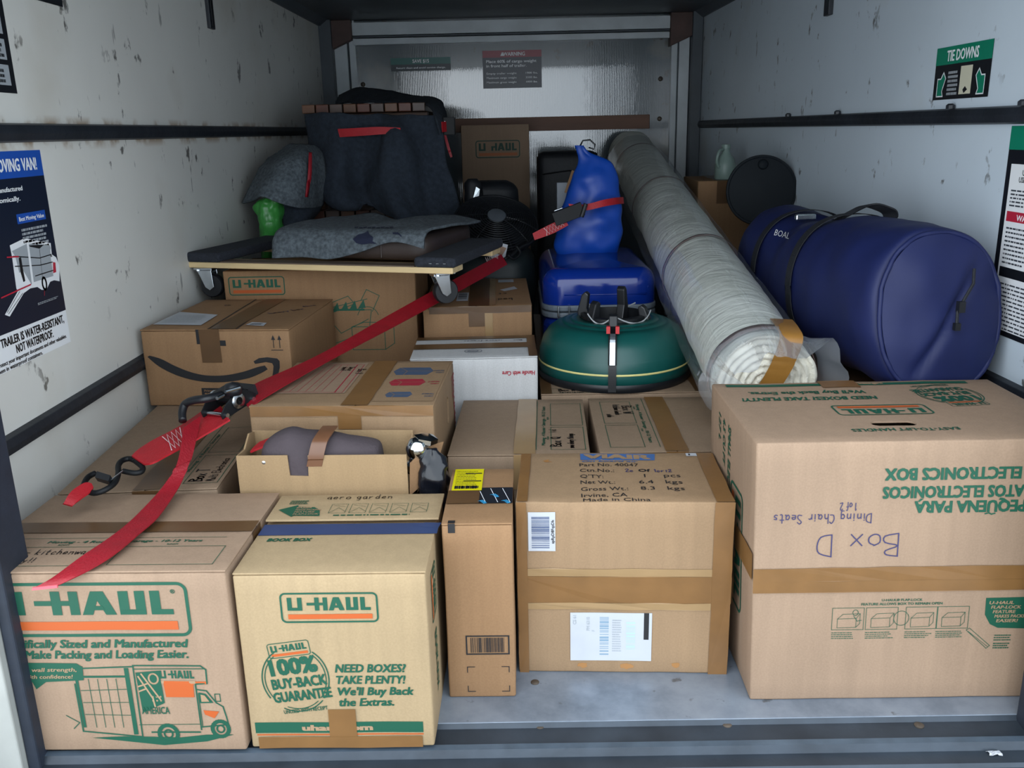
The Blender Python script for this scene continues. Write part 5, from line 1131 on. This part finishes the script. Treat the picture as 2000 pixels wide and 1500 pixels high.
GRS = noisy('green_plastic', '3E9140', .2, 10, .3, .4, 22, 0, (6, 6, .6)); loft(m, rg, GRS, 48, amp=.012, fs=26, sub=5); m.build('sack_body', gs, smooth=True)
# red strap round the bench with a black ratchet
rs = thing('ratchet_strap', 'red strap with black ratchet around the blanket wrapped bench', 'strap')
m = MB(); m.ribbon([pt(660, 252, 2.14), pt(700, 250, 2.125), pt(740, 248, 2.12), pt(782, 250, 2.13)], [pt(664, 268, 2.135), pt(700, 266, 2.12), pt(740, 263, 2.115), pt(782, 260, 2.125)], .003, RED_WEB2, 6); m.build('webbing', rs, smooth='auto')
m = MB(); m.ribbon([pt(862, 238, 2.2), pt(872, 237, 2.24)], [pt(863, 258, 2.2), pt(873, 257, 2.24)], .004, RED_WEB2, 1); m.build('webbing', rs)
c0 = pt(878, 246, 2.26); m = MB(); m.obox(c0, (.022, 0, 0), (0, .03, 0), (0, 0, .034), BLACK_MET); m.tube([c0 + Vector((-.016, -.034, -.02)), c0 + Vector((-.016, -.034, .02))], .003, STEEL, 6); m.build('ratchet', rs, bevel=.004)
m = MB(); m.ribbon([pt(866, 258, 2.24), pt(872, 285, 2.25), pt(880, 308, 2.25)], [pt(870, 258, 2.24), pt(877, 283, 2.25), pt(884, 306, 2.25)], .003, RED_WEB, 4); m.build('webbing_tail', rs)

# ------------------------------------------------------------------ ottoman with speckled throw on the dolly
e_ = Vector((cos(ang), sin(ang), 0)); n_ = Vector((-sin(ang), cos(ang), 0)); o0 = Vector((da.x, da.y, .6945)) + e_ * .315 + n_ * .085
ot = thing('ottoman', 'dark brown upholstered ottoman on the furniture dolly', 'ottoman', o0, ang)
BRN = noisy('dark_brown_leather', '3B302C', .15, 10, .5, .2, 60); OW = LN - .315 - .11
m = MB(); rbox(m, (0, 0, 0), (OW, .42, .075), BRN, r=.025, step=.04, dent=.003); m.build('cushion', ot, smooth=True)
m = MB(); m.tube([(OW - .15, -.002, .01), (OW - .15, -.002, .055), (OW - .14, .04, .077)], .002, BRN, 6); m.build('seam', ot)
th_ = thing('grey_throw', 'speckled grey felt throw with a navy fish motif over the ottoman', 'blanket')
def ol(x, y, z): return o0 + e_ * x + n_ * y + Vector((0, 0, z))
xs_ = [-.03, OW * .16, OW * .36, OW * .58, OW * .8, OW + .005]
to = sheet('cloth', [[ol(x + .02, .44, .088 + .012 * sin(i * 2.2)) for i, x in enumerate(xs_)], [ol(x + .02, .22, .094 + .006 * cos(i * 1.9)) for i, x in enumerate(xs_)], [ol(x, .03, .092 + .004 * sin(i * 3)) for i, x in enumerate(xs_)],
    [ol(x, -.022, q) for x, q in zip(xs_, (.066, .068, .066, .074, .084, .080))], [ol(x, -.034, q) for x, q in zip(xs_, (.034, .036, .032, .05, .072, .062))], [ol(x, -.038, q) for x, q in zip(xs_, (.006, .012, .008, .032, .062, .044))]], FELT2, th_, 7, .008, .004, 9, 6)
bpy.context.view_layer.update(); ht = surf(to); D = MB(); NV = flat('navy_motif', '161C34', .9)
cp = [(690, 468), (700, 460), (712, 457), (720, 453), (722, 459), (730, 464), (729, 472), (738, 477), (724, 476), (708, 478), (697, 475)]
px_poly(D, ht, cp, NV)
for k in range(9): px_poly(D, ht, [(693 + k * 8.5, 445.5 + (k % 2)), (700 + k * 8.5, 445 + (k % 2)), (700 + k * 8.5, 447 + (k % 2)), (693 + k * 8.5, 448)], NV)
for a_, b_ in (((768, 456), (778, 456)), ((778, 456), (785, 461)), ((738, 476), (750, 479)), ((745, 474), (756, 480))): px_poly(D, ht, [a_, b_, (b_[0], b_[1] + 3), (a_[0], a_[1] + 3)], NV)
if D.v: D.build('printed_motif', th_, fix=False)

# ------------------------------------------------------------------ dark luggage at the back, fan
DKF = noisy('black_nylon', '14171D', .2, 14, .6, .3, 60); DKG = noisy('near_black_green', '1A2426', .2, 10, .55, .2, 40)
m = MB(); rg = []
for z, k_ in ((0, .9), (.02, 1), (.3, 1), (.55, 1), (.61, .93), (.64, .7)): rg.append((Vector((-.085, 2.02, z)), Vector((.165 * k_, 0, 0)), Vector((0, .20 * k_, 0))))
bk = thing('black_bag', 'black soft bag under the round fan', 'bag')
loft(m, rg, DKG, 40, e=3.4, amp=.01, fs=9, sub=4); m.build('bag_body', bk, smooth=True)
m = MB(); tg = [pt(950, 468, 1.80), pt(992, 478, 1.79), pt(985, 512, 1.79), pt(946, 498, 1.80)]; m.add(tg, [(0, 1, 2, 3)], PAPER); m.add([tg[0] + Vector((.02, -.002, -.01)), tg[1] + Vector((-.005, -.002, -.012)), tg[2] + Vector((-.01, -.002, .02)), tg[3] + Vector((.03, -.002, .02))], [(0, 1, 2, 3)], flat('tan_print', '8E6E58', .5)); m.build('paper_tag', bk)
bp_ = thing('backpack', 'black backpack standing behind the round fan', 'backpack', (-.085, 2.42, 0))
m = MB(); rg = []
for z, k_ in ((0, .92), (.03, 1), (.5, 1), (.78, .98), (.84, .9), (.865, .6)): rg.append((Vector((0, 0, z)), Vector((.115 * k_, 0, 0)), Vector((0, .10 * k_, 0))))
loft(m, rg, DKF, 36, e=3.2, amp=.008, fs=10, sub=4); m.build('pack_body', bp_, smooth=True)
m = MB(); rg = [(Vector((-.075, -.1, z)), Vector((.04 * k_, 0, 0)), Vector((0, .035 * k_, 0))) for z, k_ in ((.66, .4), (.68, .9), (.75, 1), (.85, .9), (.88, .5))]; loft(m, rg, DKF, 24, amp=.01, fs=20, sub=4); m.build('front_pocket', bp_, smooth=True)
m = MB(); m.add([(-.075, -.142, .80), (-.05, -.145, .81), (-.045, -.142, .84), (-.06, -.139, .85)], [(0, 1, 2, 3)], STEEL); m.add([(-.085, -.145, .76), (-.055, -.146, .77), (-.05, -.145, .8), (-.07, -.144, .8)], [(0, 1, 2, 3)], GREY_P); m.build('reflective_patch', bp_)
cs = thing('black_suitcase', 'tall black suitcase against the far wall beside the blue dry bag', 'suitcase', (.125, 3.0, 0))
m = MB(); rbox(m, (0, 0, .03), (.30, .25, .965), DKF, r=.035, step=.06, dent=.003); m.build('case_body', cs, smooth=True)
m = MB(); m.box((.05, .1, .0), (.09, .14, .035), BLACK_PL); m.box((.21, .1, .0), (.25, .14, .035), BLACK_PL); m.build('wheel', cs)
m = MB(); m.tube([(.02, -.004, .86), (.15, -.006, .875), (.28, -.004, .86)], .004, BLACK_PL, 6); m.build('piping', cs)
p = pt(1098, 375, 1.96); sm = thing('small_carton', 'small pale grey carton with a brown card tag behind the blue dry bag', 'box', (p.x, 1.955, .632))
m = MB(); rbox(m, (-.02, 0, 0), (.03, .05, p.z + .035 - .632), noisy('pale_grey_card', '7C828A', .06, 10, .6), r=.003, step=.05, dent=.0005); m.build('box_body', sm, smooth=True)
q = [pt(1117, 332, 1.955) - sm.location, pt(1126, 336, 1.955) - sm.location, pt(1112, 378, 1.95) - sm.location, pt(1102, 376, 1.95) - sm.location]; m = MB(); m.prism(q, (0, -1, .1), .004, KR['brown']); m.build('flap', sm, bevel=.001)  # separate tag-like kraft piece, merely attached to the carton as a part
fn = thing('desk_fan', 'round black fan grille tilted upwards among the dark bags', 'fan', atY(968, 440, 1.93))
nrm = Vector((.12, -.60, .79)).normalized(); fx = nrm.cross(Vector((0, 1, 0))).normalized(); fy = nrm.cross(fx)
fn.matrix_world = Matrix.Translation(fn.location) @ Matrix((fx, fy, nrm)).transposed().to_4x4()
m = MB()
for k in range(15):
    r = .036 + k * .0085; m.tube([Vector((r * cos(a), r * sin(a), .05 - .045 * (r / .155) ** 2.5)) for a in [2 * pi * i / 48 for i in range(48)]], .0016, BLACK_PL, 5, closed=True)
for k in range(12):
    a = 2 * pi * k / 12; m.tube([Vector((r * cos(a), r * sin(a), .0495 - .045 * (r / .155) ** 2.5)) for r in (.03, .07, .11, .155)], .0018, BLACK_PL, 5)
m.build('grille', fn)
m = MB(); m.lathe([(.034, .046), (.034, .052), (.026, .055), (0, .0555)], noisy('grey_hub', '4A4F55', .1, 30, .4), 32); m.build('hub_cap', fn, smooth='auto')
m = MB(); m.lathe([(0, -.06), (.08, -.055), (.14, -.03), (.159, -.002), (.161, .008), (.155, .008), (.15, .0), (.0, -.01)], BLACK_PL, 48); m.build('housing', fn, smooth='auto')
for k in range(5):
    m = MB(); a = 2 * pi * k / 5; P = [(.03, a), (.13, a - .25), (.14, a + .15), (.09, a + .55), (.03, a + .6)]; m.prism([(r * cos(t2), r * sin(t2), .008 + .014 * (t2 - a)) for r, t2 in P], (0, 0, 1), .003, BLACK_PL); m.build('blade', fn)

# ------------------------------------------------------------------ round lid and jug at the right wall
ld = thing('round_lid', 'dark round lid with a small knob leaning at the right wall', 'lid', pt(1487, 372, 2.02))
nrm = Vector((-.15, -1, .12)).normalized(); fx = Vector((0, 0, 1)).cross(nrm).normalized(); fy = nrm.cross(fx)
ld.matrix_world = Matrix.Translation(ld.location) @ Matrix((fx, fy, nrm)).transposed().to_4x4()
LID = noisy('dark_grey_lid', '10171D', .08, 6, .7, 0, 60, 0, (1, 1, 1), **{'Specular IOR Level': .25})
m = MB(); m.lathe([(0, -.004), (.128, -.004), (.132, .002), (.130, .008), (.124, .009), (.12, .006), (.08, .012), (0, .016)], LID, 64); m.build('disc', ld, smooth='auto')
m = MB(); m.lathe([(.010, .0), (.017, .006), (.019, .014), (.014, .02), (0, .022)], LID, 24, Matrix.Translation((0, .095, .006))); m.build('knob', ld, smooth=True)
jg = thing('plastic_jug', 'pale mint plastic jug behind the round lid', 'jug', (.925, 2.52, .846)); jg.scale = (.8, .8, .85)
MINT = noisy('mint_plastic', '7D918A', .06, 8, .4)
m = MB(); m.lathe([(0, 0), (.052, 0), (.056, .006), (.056, .07), (.045, .1), (.022, .13), (.02, .15), (.024, .152), (.024, .17), (0, .172)], MINT, 32); m.build('jug_body', jg, smooth='auto')
m = MB(); m.tube(cr([Vector(v) for v in ((-.02, -.02, .145), (-.045, -.045, .14), (-.058, -.05, .10), (-.05, -.04, .07), (-.04, -.036, .06))], 5), .008, MINT, 10); m.build('handle', jg, smooth=True)

# ------------------------------------------------------------------ long red ratchet strap from front left to the fan
ls = thing('ratchet_strap', 'long red ratchet strap stretched from the left doorway to the bags', 'strap')
def rib(name, Lp, Rp, mat, th=.0022, sub=6, par=None): m = MB(); m.ribbon(Lp, Rp, th, mat, sub); return m.build(name, par or ls, smooth='auto')
# anchor loop
rib('anchor_loop', [atZ(122, 985, .40), atZ(140, 962, .41), atZ(165, 946, .415), atZ(178, 947, .412)], [atZ(140, 990, .39), atZ(158, 976, .40), atZ(175, 964, .405), atZ(182, 955, .408)], RED_WEB2, .004)
# hook
hk = [(264, 900, .418), (252, 896, .42), (238, 900, .42), (231, 910, .418), (231, 925, .415), (224, 943, .412), (205, 957, .408), (184, 963, .404), (168, 957, .404), (164, 946, .408), (172, 932, .412), (186, 924, .414)]
m = MB(); m.tube(cr([atZ(x, y, z) for x, y, z in hk], 4), .0058, BLACK_MET, 10); hk2 = [(264, 900, .418), (278, 912, .414), (276, 921, .41), (262, 924, .41), (240, 920, .414)]; m.tube(cr([atZ(x, y, z) for x, y, z in hk2], 4), .0058, BLACK_MET, 10); ho = m.build('hook', ls, smooth=True)
m = MB(); p, q = atZ(190, 930, .42), atZ(216, 938, .418); m.obox((p + q) / 2, (q - p) / 2, Vector((0, .006, .004)), Vector((0, -.004, .006)), BLACK_PL); m.tube([q, atZ(240, 920, .42)], .0016, STEEL, 6); m.build('spring_gate', ho)
# webbing from hook to ratchet (doubled, stitched)
WL = [atZ(258, 893, .425), atZ(272, 880, .43), atZ(300, 862, .437), atZ(350, 836, .45), atZ(395, 806, .465), atZ(425, 785, .478)]
WR = [atZ(282, 909, .42), atZ(300, 906, .425), atZ(330, 890, .43), atZ(375, 866, .443), atZ(420, 840, .458), atZ(450, 822, .47)]
rib('short_webbing', WL, WR, RED_WEB2, .004)
def stitch(par, A, B, mat=THREAD, n=3, lift=.006):
    """zig-zag seam between two edge segments"""
    m = MB(); pts = []
    for k in range(2 * n + 1): t2 = k / (2 * n); pts.append((A[0].lerp(A[1], t2) if k % 2 else B[0].lerp(B[1], t2)) + Vector((0, -.001, lift)))
    m.tube(pts, .0011, mat, 5); pts2 = [(B[0].lerp(B[1], k / (2 * n)) if k % 2 else A[0].lerp(A[1], k / (2 * n))) + Vector((0, -.001, lift)) for k in range(2 * n + 1)]; m.tube(pts2, .0011, mat, 5); m.build('stitching', par)
stitch(ls, (atZ(318, 856, .443), atZ(352, 838, .452)), (atZ(336, 882, .436), atZ(366, 866, .444)), n=2, lift=.004)
# ratchet body
Rc = atZ(447, 792, .485); e1 = (atZ(485, 768, .497) - atZ(410, 815, .472)).normalized(); e2 = (WR[-1] - WL[-1]).normalized(); e2 = (e2 - e1 * e1.dot(e2)).normalized(); e3 = e1.cross(e2)
if e3.z < 0: e3 = -e3
rt = thing('ratchet', None, None); rt.parent = ls
for sgn in (-1, 1):
    m = MB(); P = [(-.05, -.008), (.05, -.008), (.055, .006), (.03, .03), (0, .034), (-.035, .02), (-.052, .006)]; m.prism([Rc + e2 * sgn * .031 + e1 * a_ + e3 * b_ for a_, b_ in P], e2 * sgn, .003, BLACK_MET); m.build('side_plate', rt, bevel=.001)
m = MB(); m.tube([Rc - e2 * .042 + e3 * .016, Rc + e2 * .042 + e3 * .016], .009, BLACK_MET, 14); m.tube([Rc - e2 * .04 + e1 * .04, Rc + e2 * .04 + e1 * .04], .005, STEEL, 10); m.tube([Rc - e2 * .04 - e1 * .04 + e3 * .0, Rc + e2 * .04 - e1 * .04], .005, STEEL, 10); m.build('spindle', rt, smooth='auto')
m = MB()
for sgn in (-1, 1): m.lathe([(.014, -.004), (.018, -.002), (.018, .003), (.012, .005), (0, .005)], STEEL, 14, Matrix.Translation(Rc + e2 * sgn * .037 + e3 * .016) @ (e2 * sgn).to_track_quat('Z', 'Y').to_matrix().to_4x4())
m.obox(Rc + e3 * .03 + e1 * .01, e2 * .028, e1 * .02, e3 * .006, BLACK_PL); m.obox(Rc + e3 * .012 + e1 * .052, e2 * .03, e1 * .012, e3 * .012, BLACK_PL); m.build('gear', rt, smooth='auto')
# release handle bent over to the left
m = MB(); hp = [atZ(432, 770, .52), atZ(405, 778, .52), atZ(378, 782, .515), atZ(362, 789, .505), atZ(356, 805, .49), atZ(357, 822, .475)]; hpath = cr(hp, 5)
m.tube(hpath, [.011] * len(hpath), BLACK_PL, 10, flat=.8); m.build('handle', rt, smooth=True)
p = atZ(455, 760, .53); m = MB(); m.lathe([(.018, -.012), (.02, 0), (.016, .012), (0, .017)], BLACK_PL, 16, Matrix.Translation(p)); m.build('knob', rt, smooth=True)
m = MB(); m.tube([atZ(424, 778, .53), atZ(436, 772, .53)], .004, STEEL, 8); m.tube([atZ(440, 765, .535), atZ(468, 757, .535)], .004, STEEL, 8); m.build('pin', rt)
# long webbing
P0L, P0R = atZ(466, 772, .492), atZ(488, 800, .482); P1L, P1R = atY(978, 497, 1.70), atY(990, 517, 1.70)
mid = .5
LL = [P0L, atZ(505, 748, .505), P0L.lerp(P1L, .22), P0L.lerp(P1L, .5), P0L.lerp(P1L, .8), P1L]; RR2 = [P0R, atZ(525, 773, .497), P0R.lerp(P1R, .24), P0R.lerp(P1R, .5), P0R.lerp(P1R, .8), P1R]
w2 = (P1R - P1L)
for k, (tw) in ((2, .62), (3, .9)):   # slight twist narrows it
    c = (LL[k] + RR2[k]) / 2; d = (RR2[k] - LL[k]) * tw / 2; LL[k] = c - d; RR2[k] = c + d
rib('long_webbing', LL, RR2, RED_WEB, .0025, 8)
stitch(ls, (atY(948, 505, 1.63), atY(972, 500, 1.67)), (atY(954, 530, 1.63), atY(976, 522, 1.67)), n=3, lift=.004)
m = MB(); hp = [atY(985, 506, 1.70), atY(1000, 498, 1.72), atY(1010, 488, 1.74), atY(1022, 480, 1.76), atY(1036, 474, 1.78), atY(1046, 462, 1.8)]; m.tube(cr(hp, 4), .006, BLACK_MET, 8); m.tube(cr([atY(992, 498, 1.70), atY(1004, 506, 1.71), atY(1016, 494, 1.73), atY(1008, 480, 1.74)], 4), .005, BLACK_MET, 8); m.build('hook', ls, smooth=True)
# loose tail hanging over the front box
tl = [((357, 836), (392, 812), .475), ((353, 871), (383, 857), .45), ((345, 906), (374, 892), .425), ((329, 936), (360, 930), .40), ((304, 969), (345, 960), .385), ((254, 1020), (309, 1011), .375), ((208, 1056), (272, 1044), .372), ((160, 1088), (224, 1084), .371)]
TL = [atZ(*a_, z) for a_, b_, z in tl] + [atY(100, 1132, -.075), atY(64, 1149, -.085)]; TR = [atZ(*b_, z) for a_, b_, z in tl] + [atY(172, 1116, -.07), atY(114, 1144, -.085)]
rib('loose_tail', TL, TR, RED_WEB, .0022)
m = MB(); m.ribbon([TL[-1] + Vector((0, -.001, -.002)), TL[-1] + Vector((.002, -.001, .003))], [TR[-1] + Vector((0, -.001, -.002)), TR[-1] + Vector((0, -.001, .003))], .003, flat('frayed_pink_end', 'E8606A', .7), 1); m.build('cut_end', ls)
# second strap across the dry bag
s2 = thing('ratchet_strap', 'red ratchet strap across the front of the blue dry bag', 'strap')
rib('short_webbing', [atY(1040, 456, 1.70), atY(1075, 438, 1.695), atY(1102, 426, 1.69)], [atY(1044, 469, 1.70), atY(1080, 456, 1.695), atY(1110, 440, 1.69)], RED_WEB2, .004, par=s2)
stitch(s2, (atY(1062, 447, 1.69), atY(1098, 432, 1.685)), (atY(1068, 462, 1.69), atY(1102, 442, 1.685)), n=3, lift=.003)
c0 = atY(1110, 418, 1.685); m = MB(); m.obox(c0, (.05, .0, .018), (-.008, 0, .022), (0, .012, 0), BLACK_MET); m.tube([c0 + Vector((.045, -.012, -.01)), c0 + Vector((.06, -.012, .035))], .008, BLACK_PL, 8); m.tube([c0 + Vector((-.05, -.014, .012)), c0 + Vector((-.02, -.014, .022))], .003, STEEL, 6); m.build('ratchet', s2, bevel=.003)
rib('long_webbing', [atY(1110, 398, 1.69), atY(1128, 400, 1.69), atY(1150, 398, 1.695), atY(1180, 390, 1.705), atY(1204, 386, 1.75), atY(1216, 385, 1.82)], [atY(1116, 412, 1.685), atY(1132, 412, 1.685), atY(1152, 410, 1.69), atY(1182, 403, 1.70), atY(1206, 399, 1.745), atY(1217, 398, 1.82)], RED_WEB2, .003, par=s2)

# litter on the sill
p = atZ(1943, 1476, -.024); m = MB(); R = random.Random(4); vs = [(p.x - .012 + .006 * i + R.uniform(-.002, .002), p.y - .005 + .004 * j + R.uniform(-.001, .001), -.0205 + R.uniform(0, .005)) for j in range(4) for i in range(5)]
m.add(vs, [(j * 5 + i, j * 5 + i + 1, j * 5 + i + 6, j * 5 + i + 5) for j in range(3) for i in range(4)], PAPER); o = m.build('paper_scrap', None, fix=False); o.modifiers.new('t', 'SOLIDIFY').thickness = .0008; tag(o, 'tiny white paper scrap on the sill at the bottom right corner', 'paper scrap')
